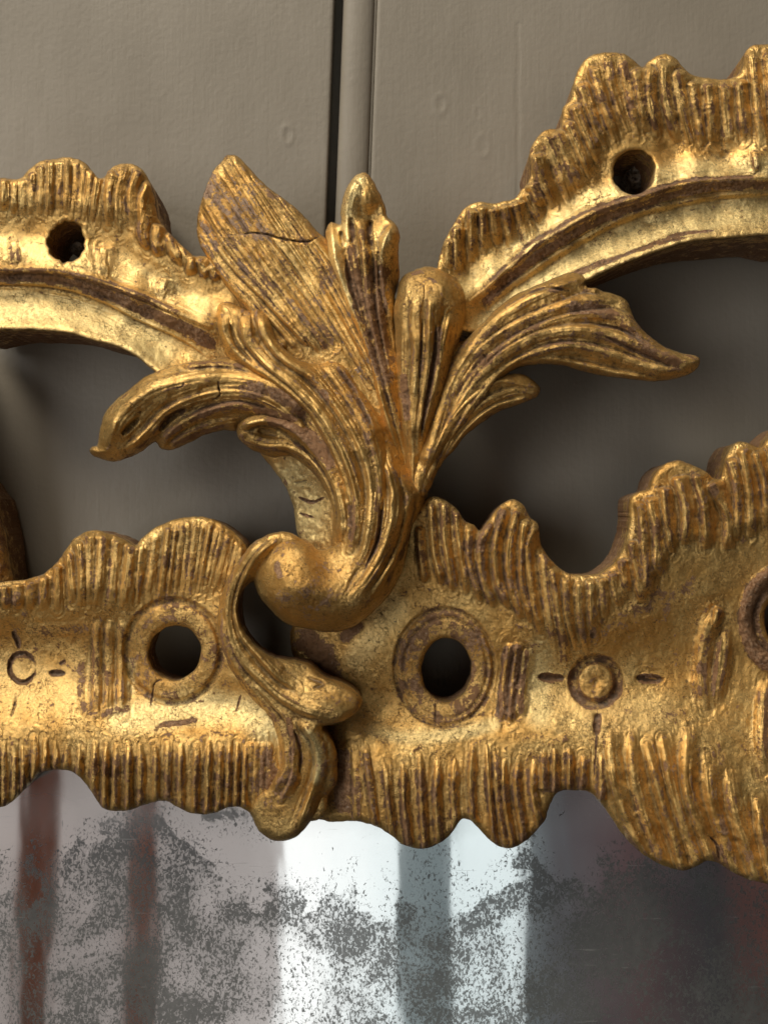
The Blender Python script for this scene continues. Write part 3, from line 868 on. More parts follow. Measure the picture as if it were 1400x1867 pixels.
    hole = ellipse(1156, 314, 38, 41, 0.2, jit=.04, seed=9)
    lz = [([(885, 550), (915, 520), (960, 482), (1010, 448), (1065, 416), (1120, 392), (1180, 370), (1240, 352), (1320, 341), (1400, 338), (1480, 338)], 14, .8, 'wear'),
          ([(900, 590), (960, 540), (1030, 500), (1100, 462), (1180, 425), (1260, 402), (1340, 390), (1480, 385)], 48, 1.0, 'leaf'),
          ([(850, 520), (930, 462), (1000, 415), (1080, 360), (1150, 340), (1230, 312), (1320, 304), (1480, 304)], 26, .9, 'leaf')]
    return relief('scroll_rail', frame, GOLD, outline, ctrl, S, [hole], R=12, RH=14, back=-175, wear=.2, leafz=lz, Rhole=9)


def low_left():
    outline = [(-80, 1066), (-30, 1064), (0, 1061), (54, 1055), (82, 1043), (107, 1021), (121, 1000), (139, 979), (164, 967), (189, 969), (221, 980), (246, 994),
               (257, 984), (275, 968), (304, 951), (339, 943), (375, 943), (404, 954), (429, 971), (448, 995), (455, 1040), (436, 1090), (440, 1150), (470, 1200), (520, 1250),
               (560, 1300), (590, 1350), (598, 1420), (590, 1490), (540, 1500), (480, 1496), (454, 1482), (439, 1473), (414, 1473), (393, 1483), (368, 1485), (343, 1482), (321, 1471),
               (304, 1461), (271, 1466), (236, 1477), (211, 1480), (189, 1475), (175, 1457), (161, 1436), (143, 1415), (125, 1406), (100, 1404), (75, 1409),
               (54, 1429), (36, 1448), (18, 1466), (0, 1473), (-40, 1476), (-80, 1460)]
    ctrl = []
    for x, y in ((-60, 1075), (0, 1072), (60, 1066), (110, 1040), (150, 990), (190, 980), (245, 1005), (290, 970), (350, 955), (410, 970), (445, 1010)):
        ctrl.append((x, y, 16))
    for x, y in ((-60, 1115), (0, 1113), (100, 1112), (160, 1112), (230, 1112), (290, 1095), (390, 1085), (430, 1080)):
        ctrl.append((x, y, 6))
    for x, y in ((-60, 1165), (20, 1165), (110, 1165), (210, 1170), (240, 1190)):
        ctrl.append((x, y, -32))
    for x, y in ((-60, 1225), (20, 1225), (110, 1225), (210, 1230)):
        ctrl.append((x, y, -38))
    for x, y in ((-60, 1330), (20, 1330), (100, 1325), (180, 1325), (260, 1330), (340, 1330), (420, 1330), (480, 1330), (560, 1350)):
        ctrl.append((x, y, 14))
    for x, y in ((260, 1290), (340, 1295), (420, 1290)):
        ctrl.append((x, y, -18))
    for x, y in ((316, 1190), (400, 1190), (430, 1230)):
        ctrl.append((x, y, 0))
    for x, y in ((-60, 1440), (20, 1430), (100, 1395), (200, 1450), (300, 1440), (380, 1460), (460, 1450), (560, 1460)):
        ctrl.append((x, y, 14))
    S = []
    S += fan([[(-40, 1070), (-42, 1112)], [(7, 1068), (7, 1110)], [(30, 1064), (29, 1111)], [(54, 1058), (52, 1112)], [(77, 1050), (77, 1114)], [(104, 1030), (104, 1112)], [(122, 1005), (132, 1100)]], [1, 0, 0, 0, 0, 0],
             w=9, a=9, wear=BROWN, wz=14)
    S += fan([[(140, 985), (147, 1050), (145, 1105)], [(160, 971), (159, 1103)], [(184, 972), (174, 1104)], [(211, 980), (200, 1114)], [(236, 990), (222, 1112)]], 0, w=11, a=10, wear=BROWN, wz=15)
    S += fan([[(257, 992), (247, 1102)], [(282, 974), (268, 1100)], [(307, 956), (290, 1095)], [(332, 952), (318, 1088)], [(357, 950), (340, 1085)], [(382, 952), (362, 1080)], [(404, 962), (378, 1080)], [(424, 978), (400, 1075)], [(440, 996), (420, 1070)]], [0, 0, 1, 1, 1, 1, 1, 1],
             w=6.5, a=7, wear=BROWN, wz=10)
    # lower comb of thin crests
    xs = [-50, -28, -6, 5, 25, 41, 61, 80, 100, 121, 145, 172, 193, 211, 232, 254, 282, 304, 327, 357, 380, 401, 417, 432, 447]
    for i, x in enumerate(xs):
        top = 1350 + (i * 37 % 11) - (10 if 5 < i < 9 else 0)
        dx = (-6 if 8 < i < 14 else (-5 if i > 18 else 0))
        S.append(st([(x, top), (x + dx * .4, 1400), (x + dx, 1500)], 5.5, 9, k=.9, ends=(.3, .02), wear=BROWN * 1.25, wz=13))
    for x in (455, 466, 478, 490):
        S.append(st([(x, 1352), (x - 4, 1470)], 5, 3, wear=.6, wz=9))
    # ladder of three bars
    for x, w_ in ((176, 10), (198, 11), (220, 8)):
        S.append(st([(x, 1130), (x - 2, 1200), (x - 2, 1300)], w_, 8, ends=(.12, .2), wear=.5, wz=14))
    # incised flower
    for c in (catmull(ellipse(41, 1218, 24, 27, 0, 14), True, 6),):
        S.append(st(np.vstack([c, c[:1]]).tolist(), 5, -6, ends=(.01, .01), wear=.9, wz=8))
    S += [st([(22, 1150), (30, 1165), (36, 1184)], 5, -6, wear=.9, wz=8), st([(30, 1270), (26, 1290), (20, 1308)], 4, -5, wear=.6, wz=6), st([(88, 1227), (120, 1228)], 6, -7, wear=1, wz=9),
          st([(108, 1212), (120, 1204)], 3, -3, wear=1, wz=5), st([(288, 1322), (330, 1318), (357, 1314)], 6, -2, wear=1, wz=8), st([(345, 1310), (360, 1316)], 5, -2, wear=1, wz=7),
          st([(300, 1238), (283, 1245), (278, 1270), (274, 1290)], 2, -4, wear=.8, wz=3), st([(440, 1265), (434, 1285), (430, 1300)], 2, -3, wear=.8, wz=3)]
    hole = ellipse(319, 1190, 47, 50, 0.5, jit=.03, seed=3)
    rings = [(317, 1190, 66, 72, 20, 4, .4), (316, 1188, 87, 93, 8, -6, .42)]
    lz = [([(-60, 1225), (20, 1240), (110, 1260), (150, 1240)], 55, .25, 'leaf'), ([(225, 1310), (300, 1300), (380, 1290), (450, 1300), (490, 1330)], 40, 1.0, 'leaf'),
          ([(238, 1210), (236, 1260)], 14, .8, 'leaf'), ([(60, 1150), (160, 1145)], 22, .45, 'wear'), ([(480, 1375), (500, 1440)], 30, .7, 'wear'),
          ([(148, 1210), (156, 1300), (230, 1292)], 12, .55, 'wear')]
    return relief('rail', frame, GOLD, outline, ctrl, S, [hole], rings, R=13, RH=16, back=-112, wear=.24, leafz=lz, Rhole=12)


def low_right():
    outline = [(575, 1492), (566, 1450), (570, 1400), (580, 1340), (590, 1290), (570, 1245), (535, 1195), (530, 1150), (560, 1110), (620, 1080), (690, 1010), (745, 950), (772, 915),
               (789, 905), (807, 909), (829, 925), (850, 951), (864, 957), (875, 968), (884, 957), (896, 939), (914, 920), (936, 911), (954, 921),
               (968, 945), (980, 955), (984, 985), (996, 1009), (1014, 1030), (1036, 1045), (1062, 1048), (1089, 1046), (1111, 1032), (1129, 1011), (1141, 982), (1146, 957), (1146, 921),
               (1150, 905), (1164, 896), (1182, 891), (1187, 875), (1200, 855), (1221, 842), (1239, 839), (1264, 848), (1286, 860), (1303, 873), (1312, 872), (1318, 848), (1328, 820), (1343, 805),
               (1364, 807), (1385, 815), (1398, 800), (1430, 775), (1480, 770), (1485, 1645), (1440, 1625), (1400, 1612), (1364, 1604), (1329, 1587), (1304, 1572), (1286, 1571), (1268, 1581), (1243, 1587),
               (1211, 1580), (1179, 1564), (1150, 1539), (1129, 1514), (1111, 1486), (1093, 1461), (1075, 1446), (1043, 1441), (1016, 1446), (1004, 1466), (993, 1496),
               (971, 1523), (946, 1542), (925, 1548), (905, 1541), (887, 1527), (873, 1512), (857, 1496), (843, 1493), (829, 1511), (811, 1531), (786, 1545), (761, 1547), (736, 1541), (714, 1525),
               (686, 1508), (657, 1499)]
    ctrl = []
    for x, y in ((790, 920), (830, 950), (870, 985), (930, 930), (968, 965), (1000, 1030), (1062, 1060), (1120, 1040), (1160, 930), (1195, 895), (1240, 855), (1290, 880), (1345, 825), (1460, 790)):
        ctrl.append((x, y, 22))
    for x, y in ((780, 1060), (860, 1080), (930, 1090), (1000, 1150), (1080, 1140), (1150, 1120), (1220, 1080), (1300, 1020), (1380, 960), (1460, 960)):
        ctrl.append((x, y, 2))
    for x, y in ((660, 1180), (700, 1120), (720, 1200), (920, 1170)):
        ctrl.append((x, y, -14))
    for x, y in ((560, 1180), (590, 1210)):
        ctrl.append((x, y, -60))
    for x, y in ((640, 1270), (700, 1300), (930, 1240), (1010, 1235), (1090, 1245), (1180, 1235), (1250, 1230), (1340, 1230), (1460, 1230)):
        ctrl.append((x, y, -38))
    for x, y in ((660, 1350), (750, 1360), (850, 1350), (930, 1340), (1020, 1345), (1110, 1345), (1200, 1350), (1300, 1390), (1380, 1440), (1460, 1470)):
        ctrl.append((x, y, 12))
    for x, y in ((612, 1380), (616, 1450)):
        ctrl.append((x, y, -22))
    for x, y in ((585, 1380), (585, 1460)):
        ctrl.append((x, y, -50))
    for x, y in ((680, 1470), (760, 1520), (845, 1470), (925, 1520), (1040, 1425), (1140, 1480), (1230, 1560), (1340, 1560), (1460, 1600)):
        ctrl.append((x, y, 16))
    S = []
    k1 = dict(w=6.5, a=10, k=.9, wear=BROWN * 1.1, wz=15, ends=(.08, .15))
    for p in ([(784, 915), (789, 1004), (805, 1068)], [(807, 912), (811, 993), (825, 1078)], [(830, 930), (838, 1004), (850, 1082)], [(853, 958), (854, 1021), (875, 1096)],
              [(762, 960), (765, 1010), (772, 1062)]):
        S.append(st(p, **k1))
    for p in ([(893, 950), (875, 993), (879, 1057), (900, 1107)], [(920, 925), (902, 993), (907, 1064), (929, 1111)], [(944, 926), (927, 993), (929, 1064), (950, 1129)], [(955, 945), (950, 993), (950, 1064), (968, 1136)],
              [(976, 956), (961, 1000), (971, 1100), (986, 1157)]):
        S.append(st(p, 8, 13, k=.9, wear=.6, wz=14, ends=(.06, .15)))
    for p in ([(988, 1010), (996, 1100), (1014, 1193)], [(1004, 1035), (1018, 1121), (1032, 1205)], [(1028, 1052), (1032, 1121), (1050, 1186)], [(1054, 1058), (1057, 1136), (1068, 1189)],
              [(1076, 1056), (1079, 1136), (1086, 1164)], [(1095, 1053), (1100, 1129)], [(1114, 1044), (1128, 1107)], [(1132, 1020), (1143, 1080)]):
        S.append(st(p, 9, 9, wear=.55, wz=13))
    for p in ([(1148, 985), (1161, 1050), (1168, 1100)], [(1166, 912), (1172, 993), (1176, 1060), (1166, 1090)], [(1182, 905), (1196, 980), (1193, 1052)], [(1207, 888), (1214, 951), (1223, 1009)], [(1232, 868), (1248, 934), (1246, 994)],
              [(1266, 862), (1284, 934), (1286, 1001)], [(1292, 880), (1325, 941), (1325, 1001)], [(1329, 835), (1343, 894), (1343, 980)], [(1350, 815), (1364, 887), (1368, 980)], [(1375, 822), (1393, 887), (1396, 960)],
              [(1405, 810), (1420, 890), (1424, 960)], [(1440, 800), (1450, 960)]):
        S.append(st(p, 11, 13, k=.9, wear=.55, wz=16, ends=(.06, .2)))
    # lower comb, left half: thin crests
    for p in ([(643, 1368), (648, 1500)], [(664, 1364), (675, 1450), (682, 1508)], [(700, 1390), (707, 1460), (714, 1530)], [(734, 1390), (736, 1471), (745, 1545)], [(764, 1375), (768, 1471), (773, 1550)], [(796, 1385), (794, 1464), (800, 1550)],
              [(828, 1385), (825, 1450), (829, 1520)], [(861, 1357), (857, 1428), (861, 1505)], [(887, 1357), (891, 1435), (900, 1545)], [(902, 1370), (906, 1460), (922, 1550)], [(918, 1385), (918, 1450), (934, 1550)], [(946, 1380), (939, 1432), (955, 1545)],
              [(972, 1385), (969, 1442), (985, 1520)], [(1010, 1364), (1010, 1446)], [(1037, 1364), (1037, 1446)], [(1062, 1378), (1060, 1446)], [(1094, 1372), (1095, 1460)], [(990, 1372), (988, 1440)]):
        S.append(st(p, w=5.5, a=9, k=.9, wear=BROWN * 1.3, wz=16, ends=(.3, .02)))
    # lower comb, right half: fat tongues
    for p, w_ in (([(1112, 1335), (1114, 1400), (1132, 1470), (1160, 1535), (1185, 1580)], 12), ([(1148, 1340), (1152, 1400), (1168, 1470), (1200, 1560), (1215, 1600)], 11), ([(1178, 1355), (1200, 1443), (1224, 1520), (1250, 1610)], 12), ([(1206, 1345), (1226, 1443), (1250, 1520), (1278, 1600)], 12),
                  ([(1254, 1325), (1250, 1432), (1272, 1500), (1305, 1590)], 15), ([(1286, 1375), (1294, 1457), (1314, 1520), (1345, 1610)], 14), ([(1328, 1405), (1340, 1486), (1358, 1540), (1385, 1620)], 14),
                  ([(1378, 1455), (1388, 1521), (1410, 1620)], 13), ([(1420, 1480), (1450, 1640)], 13), ([(1458, 1490), (1486, 1640)], 13)):
        S.append(st(p, w_, 13, wear=.42, wz=w_ + 4, ends=(.32, .02), asym=.35))
    # the brown lozenge of bars
    for p in ([(930, 1172), (918, 1240), (915, 1312)], [(943, 1170), (934, 1240), (928, 1316)], [(956, 1182), (950, 1240), (940, 1305)]):
        S.append(st(p, 8, 9, wear=1.0, wz=15, ends=(.12, .12)))
    # tulip bars at right and the scrap of another
    for p, w_ in (([(1306, 1110), (1285, 1165), (1277, 1230), (1288, 1295)], 14), ([(1322, 1150), (1312, 1220), (1304, 1280)], 12), ([(1310, 1105), (1298, 1150)], 9), ([(1395, 1240), (1388, 1330), (1395, 1410)], 14), ([(1430, 1240), (1425, 1400)], 14)):
        S.append(st(p, w_, 12, wear=.62, wz=w_ + 5, ends=(.25, .3), asym=.2))
    # rosette dashes
    S += [st([(980, 1233), (1004, 1236), (1030, 1236)], 8, -9, wear=1, wz=13), st([(1158, 1236), (1182, 1238), (1210, 1239)], 8, -10, wear=1, wz=14), st([(1175, 1236), (1200, 1238)], 3, 5, wear=1, wz=4),
          st([(1090, 1300), (1089, 1318), (1087, 1342)], 9, -9, wear=1, wz=11), st([(1082, 1140), (1081, 1165)], 5, -5, wear=.8, wz=9),
          st([(1089, 1290), (1086, 1370), (1082, 1420)], 1.6, -3, wear=.9, wz=3), st([(793, 1280), (794, 1320)], 2, -5, wear=.9, wz=4),
          st([(740, 1300), (800, 1326), (870, 1318)], 2.5, -3, wear=.5, wz=3), st([(1292, 1525), (1306, 1540), (1312, 1570)], 3, -8, wear=.9, wz=5)]
    hole = ellipse(814, 1221, 45, 58, 0.05, jit=.025, seed=5)
    rings = [(812, 1221, 68, 84, 25, 3, .5), (810, 1217, 90, 106, 6, -5, .42), (812, 1219, 76, 92, 5, -3, .4), (1086, 1243, 41, 41, 11, -12, .62), (1086, 1243, 16, 16, 22, 9, .0), (1425, 1130, 66, 84, 16, 12, .9), (1425, 1130, 48, 62, 8, -4, .8)]
    hole2 = ellipse(1430, 1130, 36, 50, 0, jit=.03, seed=6)
    lz = [([(650, 1200), (690, 1150), (720, 1110)], 32, .5, 'leaf'), ([(680, 1330), (740, 1345), (850, 1335), (900, 1320)], 18, .8, 'leaf'),
          ([(990, 1190), (975, 1230), (985, 1300)], 38, .9, 'leaf'), ([(1010, 1290), (1100, 1310), (1200, 1300)], 50, .35, 'leaf'),
          ([(630, 1160), (650, 1140)], 20, .8, 'wear'), ([(560, 1170), (590, 1200), (600, 1260)], 40, .9, 'wear'), ([(622, 1380), (625, 1470)], 26, .9, 'wear'), ([(1100, 1150), (1180, 1110), (1260, 1070)], 40, .42, 'wear'),
          ([(958, 1350), (985, 1346), (1000, 1354), (1028, 1349)], 14, .42, 'wear'), ([(1130, 1300), (1230, 1310)], 24, .35, 'wear')]

    def ex(GX, GY, H, wr, lf):
        rho = np.hypot(GX - 1086, GY - 1243)
        m = np.clip((30 - rho) / 6, 0, 1)
        H = H + m * 3.0 * fnoise(GX, GY, 10, 2, 12)
        wr = wr * (1 - m) + m * .3
        return H, wr, lf
    return relief('rail', frame, GOLD, outline, ctrl, S, [hole, hole2], rings, R=13, RH=16, back=-112, wear=.23, leafz=lz, Rhole=12, extra=ex)


def wing_leaf():
    o = [(404, 293), (411, 283), (416, 281), (430, 282), (446, 296), (468, 321), (486, 338), (511, 357), (543, 382), (564, 404), (581, 425), (600, 440), (640, 520), (690, 640), (730, 760), (755, 880), (735, 890), (700, 860),
         (610, 770), (520, 700), (470, 620), (450, 575), (429, 543), (407, 514), (386, 479), (366, 450), (359, 425), (359, 400), (366, 368), (377, 339), (389, 311)]
    ctrl = [(415, 295, 10), (370, 390, 10), (370, 440, 12), (430, 380, 24), (500, 380, 12), (560, 420, 4), (430, 520, 22), (500, 480, 32), (560, 500, 18), (460, 580, 30), (540, 580, 40), (600, 560, 26), (620, 640, 40), (560, 660, 30), (700, 760, 30), (735, 870, 20), (650, 560, 8)]
    g = dict(w=5.5, a=5.5, k=.8, wear=.5, wz=9, ends=(.05, .05))
    S = fan([[(366, 440), (404, 503), (450, 556), (520, 640)], [(364, 395), (410, 470), (486, 550), (560, 630)], [(371, 362), (457, 479), (507, 543), (580, 640)], [(386, 321), (468, 436), (521, 507), (610, 630)],
             [(404, 291), (468, 393), (536, 479), (640, 640)], [(421, 285), (500, 407), (579, 521), (680, 700)], [(446, 305), (521, 411), (600, 539), (700, 720)], [(478, 336), (530, 400), (605, 510), (700, 690)], [(525, 372), (560, 420), (615, 490)]], [1, 2, 1, 1, 2, 1, 1, 1], **g)
    S += [st([(443, 427), (460, 424), (490, 428), (510, 434), (545, 440), (562, 440), (582, 430)], 2.2, -9, wear=1, wz=3, ends=(.05, .05)), st([(366, 434), (400, 430), (440, 426)], 1.5, -3, wear=.6, wz=2)]
    lz = [([(380, 330), (430, 380), (470, 420)], 46, .62, 'wear'), ([(540, 580), (600, 640)], 40, .35, 'wear')]

    def ex(GX, GY, H, wr, lf):
        yy = 427 + np.interp(GX, [359, 443, 460, 490, 510, 545, 562, 582], [0, 0, -3, 1, 7, 13, 13, 3])
        H = H + 3.5 * np.clip((GY - yy) / 3, 0, 1)
        return H, wr, lf
    return relief('leaf', frame, GOLD_D, o, ctrl, S, R=16, RH=14, thick=60, wear=.2, leafz=lz, extra=ex, cap=True, inset=12)


def centre_leaf():
    o = [(650, 318), (657, 315), (666, 314), (679, 327), (689, 346), (700, 371), (707, 396), (716, 403), (725, 414), (729, 430), (727, 450), (727, 482), (728, 507), (721, 535), (722, 600), (735, 700), (755, 860), (735, 890),
         (710, 840), (690, 740), (671, 650), (646, 593), (632, 557), (614, 507), (600, 471), (596, 443), (595, 418), (604, 404), (614, 406), (620, 407), (621, 382), (627, 357), (636, 336)]
    ctrl = [(604, 415, 20), (610, 470, 34), (640, 350, 34), (655, 330, 30), (665, 360, 38), (680, 400, 16), (716, 412, 36), (705, 450, 48), (718, 500, 10), (690, 490, 34), (650, 420, 44), (630, 410, 20), (640, 500, 40), (670, 560, 40), (700, 560, 34),
            (660, 600, 44), (690, 680, 46), (715, 620, 24), (715, 760, 40), (740, 860, 20)]
    S = [st([(603, 412), (610, 470), (625, 520), (645, 570), (670, 640), (705, 760), (735, 850)], 9, 12, wear=.1, wz=0), st([(652, 325), (636, 360), (630, 410), (630, 440)], 12, 9), st([(655, 320), (664, 350), (668, 392)], 14, 5),
         st([(717, 408), (700, 440), (696, 480), (702, 540), (715, 580)], 11, 12), st([(652, 400), (660, 440), (667, 500), (672, 560), (690, 640), (715, 740), (740, 840)], 8, 11, wear=.6, wz=12),
         st([(684, 440), (687, 500), (690, 560), (703, 640), (722, 740)], 6, 8, wear=.6, wz=10), st([(640, 440), (650, 500), (664, 560), (690, 660), (725, 780)], 6, 7, wear=.75, wz=12),
         st([(640, 395), (645, 440), (650, 470)], 8, -12, wear=.6, wz=9), st([(676, 400), (673, 425), (677, 455)], 9, -18, wear=.7, wz=9), st([(622, 420), (624, 450)], 6, -10, wear=.4, wz=6),
         st([(630, 470), (640, 520), (655, 570)], 5, -6, wear=.9, wz=10)]
    lz = [([(690, 500), (690, 600), (700, 680)], 34, .75, 'wear'), ([(650, 500), (665, 580)], 22, .7, 'wear'), ([(655, 330), (635, 380), (625, 440), (604, 440), (612, 490), (640, 560)], 18, .9, 'leaf'), ([(705, 430), (700, 500)], 14, .8, 'leaf')]
    return relief('leaf', frame, GOLD, o, ctrl, S, R=9, RH=18, thick=85, wear=.12, leafz=lz, inset=2)


def curl_leaf():
    o = [(723, 536), (726, 518), (738, 500), (754, 493), (775, 486), (796, 488), (818, 498), (836, 514), (846, 535), (849, 564), (844, 600), (833, 636), (820, 680), (803, 743), (783, 796), (768, 850), (762, 900), (745, 900),
         (738, 850), (728, 800), (717, 750), (716, 700), (721, 655), (720, 607), (717, 564)]
    ctrl = [(785, 500, 60), (735, 540, 58), (760, 540, 76), (800, 540, 80), (838, 550, 58), (730, 620, 56), (760, 620, 72), (800, 620, 72), (828, 630, 46), (725, 700, 40), (755, 700, 62), (795, 720, 54), (730, 780, 34), (752, 780, 60), (775, 790, 46), (752, 870, 50)]
    S = [st([(739, 515), (731, 570), (729, 661), (733, 750), (745, 850)], 9, 7, wear=.2, wz=8), st([(762, 530), (752, 571), (758, 643), (750, 760), (752, 880)], 10, 12, wear=.2, wz=6),
         st([(786, 530), (783, 589), (779, 661), (765, 760), (756, 870)], 8, 11, wear=.2, wz=6), st([(822, 571), (811, 625), (796, 696), (775, 780), (760, 870)], 13, 11),
         st([(795, 590), (793, 640), (784, 700), (768, 790)], 5, -8, wear=.9, wz=8), st([(770, 580), (768, 640), (763, 720)], 3.5, -7, wear=.5, wz=5)]
    lz = [([(735, 690), (740, 760)], 14, .8, 'wear'), ([(800, 600), (797, 660)], 9, .8, 'wear'), ([(740, 505), (790, 492)], 14, .35, 'wear')]
    return relief('leaf', frame, GOLD_B, o, ctrl, S, R=26, RH=34, thick=70, wear=.24, leafz=lz, inset=10)


def right_leaf():
    o = [(745, 880), (770, 780), (785, 700), (810, 630), (848, 618), (866, 602), (882, 586), (907, 561), (943, 536), (979, 520), (1014, 505), (1043, 496), (1058, 499), (1067, 508), (1069, 522), (1086, 524), (1099, 530), (1121, 536), (1143, 548),
         (1152, 568), (1161, 589), (1186, 614), (1211, 631), (1239, 642), (1262, 647), (1276, 654), (1275, 664), (1266, 676), (1239, 688), (1193, 695), (1150, 691), (1104, 686), (1064, 677), (1029, 667), (993, 664), (965, 666), (943, 671),
         (921, 684), (880, 740), (820, 810), (780, 880), (765, 905)]
    ctrl = [(760, 885, 50), (840, 680, 40), (820, 640, 30), (868, 604, 50), (900, 580, 50), (1040, 506, 52), (960, 560, 52), (1060, 560, 60), (1130, 560, 52), (950, 620, 56), (1040, 610, 66), (1130, 620, 62), (900, 680, 50), (960, 655, 48), (1050, 660, 50), (1200, 660, 60), (1265, 658, 64), (820, 780, 40), (1120, 675, 48)]
    g = dict(k=.9, ends=(.04, .1))
    S = [st([(775, 850), (820, 700), (889, 595), (950, 550), (1010, 522), (1054, 506)], 14, 12, wear=.5, wz=14, **g), st([(1066, 522), (1094, 530)], 8, 8), st([(778, 855), (846, 664), (920, 600), (1000, 562), (1060, 545), (1120, 545)], 11, 11, wear=.55, wz=14, **g),
         st([(782, 858), (850, 700), (920, 628), (1014, 582), (1090, 570), (1145, 580), (1190, 620)], 9, 11, wear=.5, wz=12, **g), st([(780, 850), (830, 748), (907, 650), (990, 606), (1086, 600), (1157, 622), (1221, 648), (1268, 660)], 10, 13, wear=.45, wz=11, **g),
         st([(800, 840), (860, 740), (930, 665), (1014, 630), (1071, 632), (1121, 646), (1193, 668), (1250, 675)], 9, 11, wear=.5, wz=12, **g),
         st([(830, 790), (870, 710), (915, 676), (961, 658), (1014, 658), (1068, 667), (1121, 680), (1193, 690)], 8, 8, wear=.3, wz=8, **g),
         st([(1100, 612), (1160, 640), (1215, 664)], 4, -7, wear=.8, wz=7), st([(1080, 590), (1130, 600), (1180, 628)], 3.5, -6, wear=.8, wz=7),
         st([(950, 538), (1000, 525), (1040, 530)], 4, -8, wear=.7, wz=6), st([(880, 645), (886, 652), (884, 662)], 2, -6, wear=.8, wz=3)]
    lz = [([(1050, 560), (1110, 570), (1190, 640), (1240, 665)], 22, .6, 'wear'), ([(900, 600), (870, 660)], 20, .5, 'wear')]
    return relief('leaf', frame, GOLD_C, o, ctrl, S, R=20, RH=26, thick=55, wear=.28, leafz=lz, inset=10)


def right_small_leaf():
    o = [(770, 905), (760, 890), (800, 790), (850, 720), (900, 690), (921, 684), (943, 681), (968, 690), (986, 709), (981, 721), (968, 729), (943, 739), (911, 750), (882, 768), (854, 789), (829, 818), (811, 839), (797, 862), (782, 894)]
    ctrl = [(775, 885, 42), (820, 790, 40), (870, 730, 44), (940, 700, 40), (975, 710, 34), (900, 745, 30), (840, 800, 30), (800, 860, 34)]
    S = [st([(785, 870), (807, 790), (854, 728), (907, 694), (975, 704)], 8, 9, wear=.3, wz=9), st([(790, 870), (830, 785), (880, 735), (930, 712), (975, 710)], 7, 8, wear=.5, wz=10),
         st([(795, 860), (854, 778), (900, 742), (960, 724)], 5, 8, wear=.3, wz=7)]
    return relief('leaf', frame, GOLD_C, o, ctrl, S, R=12, RH=16, thick=50, wear=.3, inset=8)


def left_long_leaf():
    o = [(164, 820), (168, 815), (177, 813), (180, 795), (187, 764), (205, 735), (234, 711), (266, 686), (301, 671), (344, 661), (387, 655), (430, 650), (500, 670), (570, 720), (620, 800), (600, 850), (540, 800), (490, 775), (440, 775), (430, 785), (409, 784), (380, 791), (351, 804), (330, 814), (309, 820),
         (293, 817), (284, 806), (273, 812), (255, 825), (230, 836), (209, 842), (187, 838), (169, 829)]
    ctrl = [(172, 821, 24), (190, 800, 44), (205, 760, 50), (250, 715, 52), (300, 690, 54), (370, 672, 44), (420, 670, 34), (240, 800, 40), (300, 790, 26), (360, 770, 28), (400, 720, 44), (330, 730, 48), (450, 730, 46), (520, 720, 56), (580, 780, 66), (540, 770, 44), (420, 770, 26)]
    S = [st([(196, 815), (212, 765), (262, 718), (330, 694), (410, 684), (487, 700), (555, 755)], 16, 12, wear=.1, wz=6, ends=(.1, .05)), st([(230, 822), (268, 786), (305, 748), (362, 722), (434, 712), (505, 735), (560, 790)], 9, 12, wear=.3, wz=10, ends=(.05, .05)),
         st([(340, 668), (390, 664), (430, 668), (480, 685)], 6, 7, wear=.7, wz=10), st([(291, 806), (325, 775), (370, 752), (437, 738), (500, 755)], 8, 9, wear=.7, wz=13), st([(310, 812), (350, 788), (400, 772), (430, 770)], 7, 7, wear=.8, wz=14),
         st([(222, 792), (240, 775), (254, 762)], 8, -13, wear=.4, wz=8), st([(290, 785), (310, 762), (340, 745)], 8, -13, wear=.7, wz=9),
         st([(399, 690), (398, 705), (402, 718), (396, 726), (384, 728)], 1.6, -7, wear=.9, wz=2.5), st([(336, 696), (332, 705), (322, 707)], 1.4, -4, wear=.9, wz=2)]
    lz = [([(450, 710), (510, 720), (550, 750)], 24, .75, 'wear'), ([(470, 745), (530, 765)], 18, .8, 'wear')]
    return relief('leaf', frame, GOLD_B, o, ctrl, S, R=28, RH=30, thick=60, wear=.24, leafz=lz, inset=12)


def left_lower_leaf():
    o = [(432, 780), (436, 770), (446, 763), (473, 756), (505, 762), (540, 770), (600, 800), (640, 850), (650, 940), (640, 1000), (612, 1010), (604, 985), (607, 950), (602, 914), (588, 886), (573, 864), (551, 846), (530, 832), (498, 833), (473, 826), (450, 813), (434, 797)]
    ctrl = [(445, 780, 40), (470, 770, 44), (500, 790, 38), (540, 800, 50), (590, 850, 66), (615, 920, 76), (625, 980, 80), (520, 822, 34), (570, 850, 50)]
    S = [st([(440, 778), (475, 768), (515, 775), (560, 812), (600, 870), (620, 940), (620, 990)], 8, 12, ends=(.04, .1)), st([(448, 800), (480, 812), (520, 815), (560, 836), (590, 870), (608, 915), (612, 960)], 7, 10, wear=.2, wz=6, ends=(.05, .1)),
         st([(470, 784), (487, 788), (505, 792)], 8, -11, wear=.5, wz=8), st([(520, 792), (570, 835), (606, 895), (614, 950)], 4, -6, wear=.6, wz=8)]
    lz = [([(500, 762), (560, 790), (600, 840)], 22, .8, 'wear')]
    return relief('leaf', frame, GOLD_B, o, ctrl, S, R=16, RH=22, thick=50, wear=.26, leafz=lz, inset=8)


